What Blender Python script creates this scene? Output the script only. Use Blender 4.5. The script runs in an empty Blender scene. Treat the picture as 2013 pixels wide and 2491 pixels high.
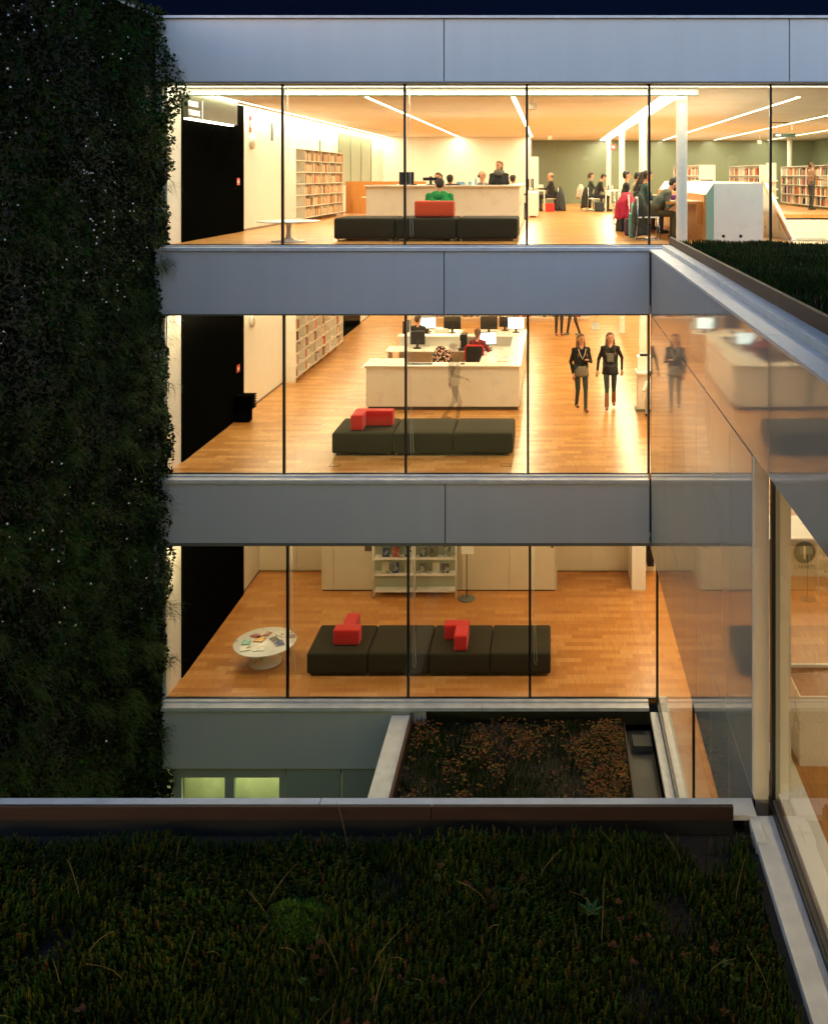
import bpy, math, random
import numpy as np
from mathutils import Vector, Matrix
R = math.radians
random.seed(7); rng = np.random.default_rng(7)
scn = bpy.context.scene
col = scn.collection

# ------------------------------------------------------------------ camera, sky, exposure
E = 13.5                                   # eye height above the ground
cd = bpy.data.cameras.new('camera'); cam = bpy.data.objects.new('camera', cd); col.objects.link(cam)
cam.location = (0, -17, E); cam.rotation_euler = (R(90), 0, 0)
cd.sensor_fit = 'HORIZONTAL'; cd.sensor_width = 36; cd.lens = 36*2295/2013
cd.shift_x = -330.5/2013; cd.shift_y = -817.5/2013
cd.clip_start = .1; cd.clip_end = 2000
scn.camera = cam

SUN_EL, SUN_AZ = 2.0, 200.0                # sun just at the horizon, behind the camera
w = bpy.data.worlds.new('World'); scn.world = w; w.use_nodes = True
nt = w.node_tree; nt.nodes.clear()
out = nt.nodes.new('ShaderNodeOutputWorld'); bg = nt.nodes.new('ShaderNodeBackground')
sky = nt.nodes.new('ShaderNodeTexSky'); sky.sky_type = 'NISHITA'; sky.sun_disc = False
sky.sun_elevation = R(SUN_EL); sky.sun_rotation = R(SUN_AZ); sky.air_density = 1.2; sky.ozone_density = 2.3
tint = nt.nodes.new('ShaderNodeMix'); tint.data_type = 'RGBA'; tint.blend_type = 'MULTIPLY'; tint.inputs[0].default_value = 1
tc = nt.nodes.new('ShaderNodeTexCoord'); sep = nt.nodes.new('ShaderNodeSeparateXYZ')
ramp = nt.nodes.new('ShaderNodeValToRGB')
# dusk: the glow lies behind the camera (-y); the sky over the roof ahead is already night blue
ramp.color_ramp.elements[0].position = .33; ramp.color_ramp.elements[0].color = (1.0, 1.0, 1.14, 1)
ramp.color_ramp.elements[1].position = .62; ramp.color_ramp.elements[1].color = (.0008, .0014, .006, 1)
mr = nt.nodes.new('ShaderNodeMapRange'); mr.inputs['From Min'].default_value = -1; mr.inputs['From Max'].default_value = 1
L = nt.links
L.new(tc.outputs['Generated'], sep.inputs[0]); L.new(sep.outputs['Y'], mr.inputs['Value']); L.new(mr.outputs[0], ramp.inputs[0])
L.new(sky.outputs[0], tint.inputs[6]); L.new(ramp.outputs[0], tint.inputs[7]); L.new(tint.outputs[2], bg.inputs[0])
SKY = 2.35
bg.inputs[1].default_value = SKY
L.new(bg.outputs[0], out.inputs[0])
sd = bpy.data.lights.new('sun', 'SUN'); sd.energy = .12; sd.angle = R(14); sd.color = (.72, .8, 1)
so = bpy.data.objects.new('sun', sd); col.objects.link(so)
so.rotation_euler = (R(62), 0, R(24))
vs = scn.view_settings; vs.view_transform = 'Standard'; vs.look = 'None'; vs.gamma = 1; vs.exposure = 0
scn.render.engine = 'CYCLES'
try:
    scn.cycles.max_bounces = 9; scn.cycles.diffuse_bounces = 5; scn.cycles.glossy_bounces = 4; scn.cycles.transparent_max_bounces = 16
    scn.cycles.sample_clamp_indirect = 6; scn.cycles.caustics_reflective = False; scn.cycles.caustics_refractive = False
except Exception: pass

# ------------------------------------------------------------------ materials
def mat(name, c, rough=.5, metal=0, spec=.5, coat=0, noise=0, nscale=8, bump=0, bscale=60, emit=0, alpha=1, sheen=0):
    m = bpy.data.materials.new(name); m.use_nodes = True
    t = m.node_tree; b = t.nodes['Principled BSDF']
    c4 = (*c, 1)
    b.inputs['Base Color'].default_value = c4; b.inputs['Roughness'].default_value = rough; b.inputs['Metallic'].default_value = metal
    b.inputs['Specular IOR Level'].default_value = spec; b.inputs['Coat Weight'].default_value = coat
    b.inputs['Sheen Weight'].default_value = sheen; b.inputs['Alpha'].default_value = alpha
    if emit: b.inputs['Emission Color'].default_value = c4; b.inputs['Emission Strength'].default_value = emit
    o = t.nodes.new('ShaderNodeTexCoord')
    if noise:
        n = t.nodes.new('ShaderNodeTexNoise'); n.inputs['Scale'].default_value = nscale; n.inputs['Detail'].default_value = 5
        t.links.new(o.outputs['Object'], n.inputs['Vector'])
        r = t.nodes.new('ShaderNodeValToRGB')
        r.color_ramp.elements[0].position = .3; r.color_ramp.elements[1].position = .72
        r.color_ramp.elements[0].color = (*[max(0, x*(1-noise)) for x in c], 1)
        r.color_ramp.elements[1].color = (*[min(1, x*(1+noise)) for x in c], 1)
        t.links.new(n.outputs[0], r.inputs[0]); t.links.new(r.outputs[0], b.inputs['Base Color'])
        q = t.nodes.new('ShaderNodeMapRange'); q.inputs['To Min'].default_value = max(.02, rough*.8); q.inputs['To Max'].default_value = min(1, rough*1.25)
        t.links.new(n.outputs[0], q.inputs['Value']); t.links.new(q.outputs[0], b.inputs['Roughness'])
    if bump:
        n2 = t.nodes.new('ShaderNodeTexNoise'); n2.inputs['Scale'].default_value = bscale; n2.inputs['Detail'].default_value = 3
        t.links.new(o.outputs['Object'], n2.inputs['Vector'])
        bp = t.nodes.new('ShaderNodeBump'); bp.inputs['Strength'].default_value = bump; bp.inputs['Distance'].default_value = .01
        t.links.new(n2.outputs[0], bp.inputs['Height']); t.links.new(bp.outputs[0], b.inputs['Normal'])
    return m

def parquet(name, c1, c2, c3, rough):
    m = bpy.data.materials.new(name); m.use_nodes = True
    t = m.node_tree; b = t.nodes['Principled BSDF']
    o = t.nodes.new('ShaderNodeTexCoord'); s = t.nodes.new('ShaderNodeSeparateXYZ'); t.links.new(o.outputs['Object'], s.inputs[0])
    def mth(op, a, v=None, v2=None):
        n = t.nodes.new('ShaderNodeMath'); n.operation = op
        for i, k in enumerate((a, v, v2)):
            if k is None: continue
            if isinstance(k, (int, float)): n.inputs[i].default_value = k
            else: t.links.new(k, n.inputs[i])
        return n.outputs[0]
    row = mth('FLOOR', mth('DIVIDE', s.outputs['Y'], .155))
    offs = mth('MULTIPLY', mth('FRACT', mth('MULTIPLY', row, .377)), .62)
    cx = mth('FLOOR', mth('DIVIDE', mth('ADD', s.outputs['X'], offs), .62))
    stx = mth('FLOOR', mth('DIVIDE', s.outputs['X'], .026))
    def wn(a, b_, sc):
        cmb = t.nodes.new('ShaderNodeCombineXYZ'); t.links.new(a, cmb.inputs[0]); t.links.new(b_, cmb.inputs[1]); cmb.inputs[2].default_value = sc
        n = t.nodes.new('ShaderNodeTexWhiteNoise'); n.noise_dimensions = '3D'; t.links.new(cmb.outputs[0], n.inputs['Vector']); return n.outputs['Value']
    v1 = wn(cx, row, 1.5); v2 = wn(stx, row, 7.5)
    nz = t.nodes.new('ShaderNodeTexNoise'); nz.inputs['Scale'].default_value = .7; nz.inputs['Detail'].default_value = 4
    t.links.new(o.outputs['Object'], nz.inputs['Vector'])
    v = mth('ADD', mth('ADD', mth('MULTIPLY', v1, .62), mth('MULTIPLY', v2, .26)), mth('MULTIPLY', mth('SUBTRACT', nz.outputs[0], .5), .22))
    r = t.nodes.new('ShaderNodeValToRGB'); r.color_ramp.elements[0].color = (*c1, 1); r.color_ramp.elements[1].color = (*c3, 1)
    r.color_ramp.elements[0].position = .05; r.color_ramp.elements[1].position = .9
    e = r.color_ramp.elements.new(.5); e.color = (*c2, 1)
    t.links.new(v, r.inputs[0]); t.links.new(r.outputs[0], b.inputs['Base Color'])
    rr = mth('ADD', rough, mth('MULTIPLY', mth('SUBTRACT', nz.outputs[0], .5), .04)); t.links.new(rr, b.inputs['Roughness'])
    return m

def woodgrain(name, c1, c2, rough=.35, axis='Z', scale=1.0):
    m = bpy.data.materials.new(name); m.use_nodes = True
    t = m.node_tree; b = t.nodes['Principled BSDF']; b.inputs['Roughness'].default_value = rough
    o = t.nodes.new('ShaderNodeTexCoord'); mp = t.nodes.new('ShaderNodeMapping')
    sc = {'Z': (22, 22, 1.3), 'X': (1.3, 22, 22), 'Y': (22, 1.3, 22)}[axis]
    mp.inputs['Scale'].default_value = tuple(k*scale for k in sc)
    n = t.nodes.new('ShaderNodeTexNoise'); n.inputs['Scale'].default_value = 1.5; n.inputs['Detail'].default_value = 6
    r = t.nodes.new('ShaderNodeValToRGB'); r.color_ramp.elements[0].color = (*c1, 1); r.color_ramp.elements[1].color = (*c2, 1)
    r.color_ramp.elements[0].position = .32; r.color_ramp.elements[1].position = .68
    t.links.new(o.outputs['Object'], mp.inputs[0]); t.links.new(mp.outputs[0], n.inputs['Vector']); t.links.new(n.outputs[0], r.inputs[0]); t.links.new(r.outputs[0], b.inputs['Base Color'])
    return m

def glassmat(name, tintc=(.93, .96, .9), ior=1.5, boost=1.0):
    m = bpy.data.materials.new(name); m.use_nodes = True
    t = m.node_tree; t.nodes.clear()
    o = t.nodes.new('ShaderNodeOutputMaterial'); tr = t.nodes.new('ShaderNodeBsdfTransparent'); gl = t.nodes.new('ShaderNodeBsdfGlossy')
    tr.inputs[0].default_value = (*tintc, 1); gl.inputs['Roughness'].default_value = 0.0; gl.inputs[0].default_value = (1, 1, 1, 1)
    lw = t.nodes.new('ShaderNodeLayerWeight'); lw.inputs[0].default_value = .5     # facing: symmetric on both sides of the pane
    p = t.nodes.new('ShaderNodeMath'); p.operation = 'POWER'; p.inputs[1].default_value = 4.2
    a = t.nodes.new('ShaderNodeMath'); a.operation = 'MULTIPLY_ADD'; a.inputs[1].default_value = .8*boost; a.inputs[2].default_value = .036
    mx = t.nodes.new('ShaderNodeMixShader')
    t.links.new(lw.outputs['Facing'], p.inputs[0]); t.links.new(p.outputs[0], a.inputs[0]); t.links.new(a.outputs[0], mx.inputs[0])
    t.links.new(tr.outputs[0], mx.inputs[1]); t.links.new(gl.outputs[0], mx.inputs[2]); t.links.new(mx.outputs[0], o.inputs[0])
    return m

M = {}

M['band'] = woodgrain('panel_grey', (.485, .495, .475), (.51, .52, .50), .42, 'Z', .10)
M['gloss'] = mat('panel_gloss', (.35, .34, .29), .055, spec=.75, coat=.25, noise=.05, nscale=.9)
M['coping'] = mat('coping_metal', (.56, .57, .56), .38, noise=.13, nscale=5)
M['groove'] = mat('joint_black', (.008, .008, .008), .8)
M['black'] = mat('mullion_black', (.006, .006, .007), .35)
M['white'] = mat('painted_white', (.74, .72, .66), .5, noise=.03, nscale=3)
M['whitegloss'] = mat('white_laminate', (.78, .76, .70), .28, noise=.02, nscale=4)
M['ceiling'] = mat('ceiling_plaster', (.80, .79, .77), .8, noise=.05, nscale=1.2)
M['greenwall'] = mat('green_wall_paint', (.21, .255, .175), .25, noise=.06, nscale=.8)
M['portal'] = mat('black_lacquer', (.0025, .0026, .0024), .7, spec=.03)
M['floor'] = parquet('beech_parquet', (.36, .150, .036), (.48, .225, .062), (.63, .35, .125), .29)
M['floor1'] = parquet('beech_parquet_warm', (.41, .155, .036), (.49, .210, .054), (.60, .30, .10), .33)
M['portal'].node_tree.nodes['Principled BSDF'].inputs['IOR'].default_value = 1.01
M['desk_wood'] = woodgrain('orange_wood', (.42, .17, .04), (.52, .24, .07), .3)
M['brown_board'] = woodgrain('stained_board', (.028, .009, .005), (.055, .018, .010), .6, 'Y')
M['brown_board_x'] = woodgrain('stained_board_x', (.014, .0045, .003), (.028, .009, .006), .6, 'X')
M['sofa'] = mat('dark_olive_fabric', (.034, .028, .014), .95, sheen=.04, spec=.2, bump=.08, bscale=260, noise=.12, nscale=30)
M['red'] = mat('red_fabric', (.62, .010, .005), .85, sheen=.2, bump=.3, bscale=260, noise=.06, nscale=20)
M['orange_red'] = mat('orange_red_fabric', (.66, .065, .012), .85, sheen=.2, bump=.3, bscale=260, noise=.06, nscale=20)
M['chrome'] = mat('chrome', (.6, .6, .58), .2, metal=1)
M['grey'] = mat('grey_plastic', (.18, .18, .16), .5)
M['dark'] = mat('black_plastic', (.012, .012, .013), .4)
M['screen_on'] = mat('screen_lit', (.75, .95, 1.0), .3, emit=1.6)
M['soil'] = mat('dark_soil', (.018, .012, .007), .95, noise=.4, nscale=25, bump=.8, bscale=40)
M['concrete'] = mat('dark_concrete', (.05, .05, .045), .85, noise=.2, nscale=4)
M['glass'] = glassmat('window_glass')
M['glass_side'] = glassmat('side_glass', boost=.9)
M['teal'] = mat('teal_panel', (.27, .42, .33), .35)
M['paper'] = mat('paper', (.75, .72, .62), .7)
M['skin'] = mat('skin', (.55, .27, .16), .5, noise=.05, nscale=12)
M['lamp'] = mat('lamp_diffuser', (1.0, .93, .72), .5, emit=6)
M['lampgreen'] = mat('lamp_green', (.85, 1.0, .6), .5, emit=3)
M['signglass'] = mat('sign_panel', (.030, .036, .022), .3)
M['lit_letter'] = mat('lit_letter', (1, .97, .86), .5, emit=.9)
_cache = {}
def cm(c, rough=.6, **k):
    key = (tuple(round(x, 3) for x in c), rough, tuple(sorted(k.items())))
    if key not in _cache: _cache[key] = mat('tone_%d' % len(_cache), c, rough, **k)
    return _cache[key]

# ------------------------------------------------------------------ mesh helpers
class MB:
    def __init__(s): s.v = []; s.f = []; s.m = []; s.sm = []
    def add(s, vs, fs, mi=0, smooth=False):
        o = len(s.v); s.v += [tuple(v) for v in vs]
        for f in fs: s.f.append(tuple(i+o for i in f)); s.m.append(mi); s.sm.append(smooth)
    def box(s, x0, x1, y0, y1, z0, z1, mi=0):
        if x0 > x1: x0, x1 = x1, x0
        if y0 > y1: y0, y1 = y1, y0
        if z0 > z1: z0, z1 = z1, z0
        v = [(x0,y0,z0),(x1,y0,z0),(x1,y1,z0),(x0,y1,z0),(x0,y0,z1),(x1,y0,z1),(x1,y1,z1),(x0,y1,z1)]
        s.add(v, [(0,3,2,1),(4,5,6,7),(0,1,5,4),(1,2,6,5),(2,3,7,6),(3,0,4,7)], mi); return s
    def rbox(s, x0, x1, y0, y1, z0, z1, r, mi=0, seg=3, puff=0):
        # rounded box from a dense cube projected onto a rounded shape
        cx, cy, cz = (x0+x1)/2, (y0+y1)/2, (z0+z1)/2; hx, hy, hz = (x1-x0)/2, (y1-y0)/2, (z1-z0)/2
        import itertools
        def axis(h):
            inner = h - r
            a = [-h + r*(1-math.cos(math.pi/2*i/seg)) for i in range(seg)] + [-inner]
            nn = 4
            a += [-inner + 2*inner*i/nn for i in range(1, nn)]
            return a + [-q for q in reversed(a[:seg+1])]
        ax, ay, az = axis(hx), axis(hy), axis(hz)
        idx = {}; vs = []; fs = []
        def vert(p):
            k = tuple(round(q, 6) for q in p)
            if k not in idx:
                c = [max(-(h-r), min(h-r, q)) for q, h in zip(p, (hx, hy, hz))]
                d = Vector([q-k2 for q, k2 in zip(p, c)])
                # cube surface point to sphere round the inner core
                if d.length > 1e-9: d = d.normalized()*r
                q = Vector(c)+d
                if puff:
                    u, v_ = q.x/hx, q.y/hy
                    q.z += puff*max(0, 1-u*u)*max(0, 1-v_*v_)*(1 if q.z > 0 else 0)
                idx[k] = len(vs); vs.append((q.x+cx, q.y+cy, q.z+cz))
            return idx[k]
        for (A, B, C, ax_i) in ((ax, ay, az, 2), (ay, az, ax, 0), (az, ax, ay, 1)):
            for sgn in (-1, 1):
                w_ = C[0] if sgn < 0 else C[-1]
                for i in range(len(A)-1):
                    for j in range(len(B)-1):
                        q = []
                        for (a, b) in ((A[i], B[j]), (A[i+1], B[j]), (A[i+1], B[j+1]), (A[i], B[j+1])):
                            p = [0, 0, 0]; p[ax_i] = w_; p[(ax_i+1) % 3] = a; p[(ax_i+2) % 3] = b; q.append(vert(p))
                        if sgn < 0: q.reverse()
                        fs.append(tuple(q))
        s.add(vs, fs, mi, True); return s
    def cyl(s, x, y, z0, z1, r, n=20, mi=0, r1=None, smooth=True):
        r1 = r if r1 is None else r1
        v = [(x+r*math.cos(2*math.pi*i/n), y+r*math.sin(2*math.pi*i/n), z0) for i in range(n)] + [(x+r1*math.cos(2*math.pi*i/n), y+r1*math.sin(2*math.pi*i/n), z1) for i in range(n)]
        s.add(v, [(i, (i+1) % n, n+(i+1) % n, n+i) for i in range(n)], mi, smooth)
        s.add(v, [tuple(reversed(range(n)))], mi); s.add(v, [tuple(range(n, 2*n))], mi); return s
    def tube(s, pts, r, n=8, mi=0, smooth=True):
        pts = [Vector(p) for p in pts]; rs = r if isinstance(r, (list, tuple)) else [r]*len(pts)
        rings = []
        up = Vector((0, 0, 1))
        for i, p in enumerate(pts):
            d = (pts[min(i+1, len(pts)-1)] - pts[max(i-1, 0)]).normalized()
            a = d.cross(up)
            if a.length < 1e-3: a = d.cross(Vector((1, 0, 0)))
            a.normalize(); b = d.cross(a)
            rings.append([p + (a*math.cos(2*math.pi*k/n)+b*math.sin(2*math.pi*k/n))*rs[i] for k in range(n)])
        v = [q for rg in rings for q in rg]; f = []
        for i in range(len(pts)-1):
            for k in range(n): f.append((i*n+k, i*n+(k+1) % n, (i+1)*n+(k+1) % n, (i+1)*n+k))
        f.append(tuple(reversed(range(n)))); f.append(tuple(range((len(pts)-1)*n, len(pts)*n)))
        s.add(v, f, mi, smooth); return s
    def lathe(s, prof, x=0, y=0, n=40, mi=0):
        v = [(x+r*math.cos(2*math.pi*k/n), y+r*math.sin(2*math.pi*k/n), z) for r, z in prof for k in range(n)]
        f = [(i*n+k, i*n+(k+1) % n, (i+1)*n+(k+1) % n, (i+1)*n+k) for i in range(len(prof)-1) for k in range(n)]
        s.add(v, f, mi, True); return s
    def sphere(s, c, rx, ry=None, rz=None, n=12, mi=0):
        ry = ry or rx; rz = rz or rx; m_ = n//2+1; v = []; f = []
        for i in range(m_+1):
            t_ = math.pi*i/m_
            for k in range(n): v.append((c[0]+rx*math.sin(t_)*math.cos(2*math.pi*k/n), c[1]+ry*math.sin(t_)*math.sin(2*math.pi*k/n), c[2]-rz*math.cos(t_)))
        for i in range(m_):
            for k in range(n): f.append((i*n+k, i*n+(k+1) % n, (i+1)*n+(k+1) % n, (i+1)*n+k))
        s.add(v, f, mi, True); return s
    def mesh(s, name, mats):
        me = bpy.data.meshes.new(name); me.from_pydata(s.v, [], s.f)
        for m_ in (mats if isinstance(mats, (list, tuple)) else [mats]): me.materials.append(m_)
        me.polygons.foreach_set('material_index', s.m); me.polygons.foreach_set('use_smooth', s.sm); me.update()
        return me
    def build(s, name, mats, parent=None):
        o = bpy.data.objects.new(name, s.mesh(name, mats)); col.objects.link(o)
        if parent: o.parent = parent
        return o
def B(name, x0, x1, y0, y1, z0, z1, m, parent=None):
    return MB().box(x0, x1, y0, y1, z0, z1).build(name, m, parent)
def tag(o, label=None, cat=None, group=None, kind=None):
    if label: o['label'] = label
    if cat: o['category'] = cat
    if group: o['group'] = group
    if kind: o['kind'] = kind
    return o
def thing(name, label, cat, loc=(0, 0, 0), rz=0, group=None):
    o = bpy.data.objects.new(name, None); col.objects.link(o); o.empty_display_size = .1
    o.location = loc; o.rotation_euler = (0, 0, rz); return tag(o, label, cat, group)
def struct(o): o['kind'] = 'structure'; return o
def dup(root, loc, rz=0, label=None, group=None):
    def cp(o, par):
        c = o.copy(); col.objects.link(c)
        if par: c.parent = par
        for ch in [q for q in col.objects if q.parent == o]: cp(ch, c)
        return c
    kids = root.children[:]
    r = root.copy(); col.objects.link(r); r.location = loc; r.rotation_euler = (0, 0, rz)
    for ch in kids: 
        c = ch.copy(); col.objects.link(c); c.parent = r
        for g in ch.children[:]:
            d = g.copy(); col.objects.link(d); d.parent = c
    if label: r['label'] = label
    if group: r['group'] = group
    return r
def bevel(o, wd=.004, seg=2):
    b = o.modifiers.new('bevel', 'BEVEL'); b.width = wd; b.segments = seg; b.limit_method = 'ANGLE'; return o
ORD = ['zeroth','first','second','third','fourth','fifth','sixth','seventh','eighth','ninth','tenth','eleventh','twelfth','thirteenth','fourteenth','fifteenth','sixteenth']

# levels relative to the eye
FZ = {1: E-9.40, 2: E-5.36, 3: E-1.24}
CZ = {1: E-6.60, 2: E-2.50, 3: E+1.63}
XL = -6.90                                  # inner face of the left wall

# ------------------------------------------------------------------ large structure
g = MB(); g.box(-400, 400, -400, 400, -.5, 0); struct(g.build('ground', M['concrete']))

bld = thing('library_building', 'modernist library with grey fascia bands between three lit glazed storeys', 'building', (0, 0, 0))
# outer shell
B('wall', XL-.2, XL, .02, 27, 0, E+2.6, M['white'], bld)                       # left wall, inside face is painted white
B('wall', 12, 12.2, -14, 27, 0, E+2.6, M['white'], bld)
B('wall', XL, 12, 26, 26.2, FZ[3], CZ[3], M['greenwall'], bld)['label'] = 'green painted back wall of the top floor'
B('wall', 11.96, 11.99, .03, 25.99, FZ[3]+.001, CZ[3]-.001, M['greenwall'], bld)
B('wall', XL, -.80, 22, 22.2, FZ[3], CZ[3]-.002, M['white'], bld)
B('wall', -.95, -.80, 22.2, 26, FZ[3], CZ[3]-.002, M['white'], bld)
B('wall', XL, 12, 24.5, 24.7, FZ[2], CZ[2], M['white'], bld)
B('wall', XL, 12, 9.5, 9.7, 0, CZ[1], M['white'], bld)
B('wall', 1.97, 12, -14.2, -14, FZ[1], E-1.4, M['white'], bld)['label'] = 'end wall of the side wing'

# floors: parquet sheets
def floorobj(zt, rects, label, fm='floor'):
    m = MB()
    for (x0, x1, y0, y1) in rects: m.box(x0, x1, y0, y1, zt-.12, zt)
    o = m.build('wooden_floor', M[fm]); struct(o); o['label'] = label; return o
floorobj(FZ[1], [(XL, 12, .03, 9.5), (1.97, 12, -14, .03)], 'orange parquet floor of the lowest glazed storey', 'floor1')
floorobj(FZ[2], [(XL, 12, .03, 24.5), (1.97, 12, -14, .03)], 'orange parquet floor of the middle storey')
floorobj(FZ[3], [(XL, 4.72, .03, 26), (4.72, 9.7, 13.61, 26), (9.7, 12, .9, 26), (4.72, 12, .03, .9)], 'orange parquet floor of the top storey')
# ceilings
def ceil(zb, rects, label, th=.15):
    m = MB()
    for (x0, x1, y0, y1) in rects: m.box(x0, x1, y0, y1, zb, zb+th)
    o = m.build('ceiling', M['ceiling'], bld); o['label'] = label
ceil(CZ[1], [(XL, 12, .02, 9.5), (1.97, 12, -14, .02)], 'ceiling of the lowest glazed storey')
ceil(CZ[2], [(XL, 12, .02, 24.5), (1.97, 12, -14, .02)], 'ceiling of the middle storey')
ceil(CZ[3], [(XL, 12, .02, 26)], 'ceiling of the top storey')
# floor plates between ceiling and floor (block light)
B('floor_slab', XL, 12, .02, 26, CZ[2]+.17, CZ[2]+.5, M['concrete'], bld)
B('floor_slab', XL, 12, .02, 26, CZ[1]+.17, CZ[1]+.5, M['concrete'], bld)
B('floor_slab', XL, 12, .02, 9.5, FZ[1]-.5, FZ[1]-.14, M['concrete'], bld)
B('roof', XL-.15, 12, .02, 27, CZ[3]+.2, E+2.70, M['concrete'], bld)
# bulkhead along the top-floor glass
B('bulkhead', XL, 2.72, .34, .38, E+1.495, CZ[3], M['whitegloss'], bld)
B('bulkhead_trim', XL, 2.72, .33, .39, E+1.475, E+1.493, cm((.03, .07, .03)), bld)

# fascia bands with joints; each panel is a part
def band(z0, z1, xs, lab):
    B('fascia_backing', xs[0], xs[-1], -.20, -.02, z0+.01, z1-.01, M['groove'], bld)
    for i in range(len(xs)-1):
        o = B('fascia_panel', xs[i]+(.009 if i else 0), xs[i+1]-(.009 if i < len(xs)-2 else 0), -.25, -.19, z0, z1, M['band'], bld)
        bevel(o, .003); o['label'] = lab
band(E+1.68, E+2.80, [-7.0, -1.88, 4.25, 10.4, 12.2], 'blue grey fascia panel under the roof edge')
band(E-2.45, E-1.335, [-7.0, -1.88, 1.765], 'blue grey fascia panel between top and middle storeys')
band(E-6.52, E-5.425, [-7.0, -1.86, 1.765], 'olive grey fascia panel between middle and lowest glazed storeys')
band(E-10.53, E-9.51, [-6.88, -2.2], 'olive grey fascia panel under the lowest glazed storey')
# coping on the roof edge
B('roof_coping', -7.02, 12.2, -.30, .02, E+2.805, E+2.85, M['coping'], bld)
# sills (two-step) below each glazed storey
for fl, x1 in ((3, 12.0), (2, 1.76), (1, 1.76)):
    z = FZ[fl]
    xs = [-7.02, -.3, x1] if fl > 1 else [-7.02, -1.2, x1]
    for i in range(2):
        B('sill', xs[i]+.003, xs[i+1]-.003, -.285, -.12, z-.088, z-.030, M['coping'], bld)
    B('sill_upstand', -7.0, x1, -.118, -.02, z-.07, z-.004, M['coping'], bld)
    B('sill_joint', -7.0, x1, -.13, -.1, z-.10, z-.072, M['groove'], bld)
# window frames, mullions, panes
MX = {3: [-6.99, -4.81, -2.61, -.415, 1.785, 3.97, 6.16, 8.36, 10.56, 12],
      2: [-6.95, -4.785, -2.594, -.395, 1.775],
      1: [-6.93, -4.72, -2.55, -.36, 1.93]}
for fl in (3, 2, 1):
    z0, z1 = FZ[fl]-.004, CZ[fl]+.02
    xs = MX[fl]
    B('window_rail', xs[0]-.02, xs[-1]+(.02 if fl == 1 else 0), -.03, .012, z0-.0, z0+.016, M['black'], bld)
    B('window_rail', xs[0]-.02, xs[-1], -.24, .012, z1+.002, z1+.075, cm((.16, .15, .11), .5), bld)
    for i, x in enumerate(xs):
        wd = .021 if 0 < i else .03
        B('mullion', x-wd, x+wd, -.035, .03, z0+.017, z1, M['black'] if i else M['coping'], bld)
    for i in range(len(xs)-1):
        m = MB(); a, b = xs[i]+.022, xs[i+1]-.022
        m.add([(a, -.012, z0+.018), (b, -.012, z0+.018), (b, -.012, z1), (a, -.012, z1)], [(0, 1, 2, 3)])
        m.build('window_pane', M['glass'], bld)
# round white columns
for fl in (1, 2, 3):
    for y in ((.62, 8.0, 15.3, 22.6) if fl == 3 else (8.0, 15.3, 22.6) if fl == 2 else ()):
        m = MB(); m.cyl(2.46, y, FZ[fl]+.001, CZ[fl]-.001, .105, 28); m.build('column', M['whitegloss'], bld)
m = MB(); m.cyl(10.62, 24.8, FZ[3], CZ[3]-.001, .11, 24); m.build('column', M['whitegloss'], bld)
# black lacquer portals on the left wall of each storey
for fl in (1, 2, 3):
    top = {3: E+1.57, 2: CZ[2]-.002, 1: CZ[1]-.002}[fl]
    B('portal_panel', XL+.002, XL+.03, .66, 4.2, FZ[fl]+.002, top, M['portal'], bld)
B('portal_panel', XL+.002, XL+.03, 14.4, 17.2, FZ[2]+.002, CZ[2]-.002, M['portal'], bld)
# glazed opening further down the top-floor wall
mm = MB(); mm.box(XL+.002, XL+.02, 13.8, 19.3, E-.3, E+1.45); mm.build('interior_window', mat('frosted_green', (.24, .31, .22), .2), bld)
for yy in (13.8, 15.6, 17.4, 19.3):
    B('interior_window_frame', XL+.021, XL+.04, yy-.03, yy+.03, E-.3, E+1.45, cm((.2, .23, .17), .4), bld)
# skirting shadow gap
for fl in (1, 2, 3):
    B('skirting', XL+.002, XL+.014, 4.2, 22, FZ[fl]+.001, FZ[fl]+.05, cm((.25, .2, .14)), bld)
# ground storey below the lowest fascia: grey wall panels and two lit windows
B('wall', XL, 1.0, .62, .72, 0, E-10.61, M['concrete'], bld)
for (a, b) in ((-4.70, -3.72), (-3.71, -2.2), (-2.18, 1.0)):
    bevel(B('wall_panel', a+.01, b-.01, -.22, -.12, 0, E-10.545, cm((.30, .33, .27), .45), bld), .003)
for (a, b) in ((-6.70, -5.70), (-5.70, -4.71)):
    fr = MB(); zt, zb = E-10.56, E-13.0
    fr.box(a, b, -.20, -.10, zt-.16, zt); fr.box(a, a+.14 if a < -6 else a+.08, -.20, -.10, zb, zt-.16); fr.box(b-(.09 if a < -6 else .11), b, -.20, -.10, zb, zt-.16)
    w_ = fr.build('basement_window', cm((.33, .36, .29), .4), bld)
    pn = MB(); pn.add([(a+.08, -.15, zb), (b-.09, -.15, zb), (b-.09, -.15, zt-.16), (a+.08, -.15, zt-.16)], [(0, 1, 2, 3)])
    pn.build('pane', M['glass'], w_)
lime = mat('lime_room_wall', (.66, .66, .40), .7, noise=.25, nscale=1.5)
B('basement_room_wall', -6.8, -2.3, .56, .60, E-13.3, E-10.62, lime, bld)
B('basement_room_ceiling', -6.8, -2.3, -.09, .56, E-10.72, E-10.64, lime, bld)

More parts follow.
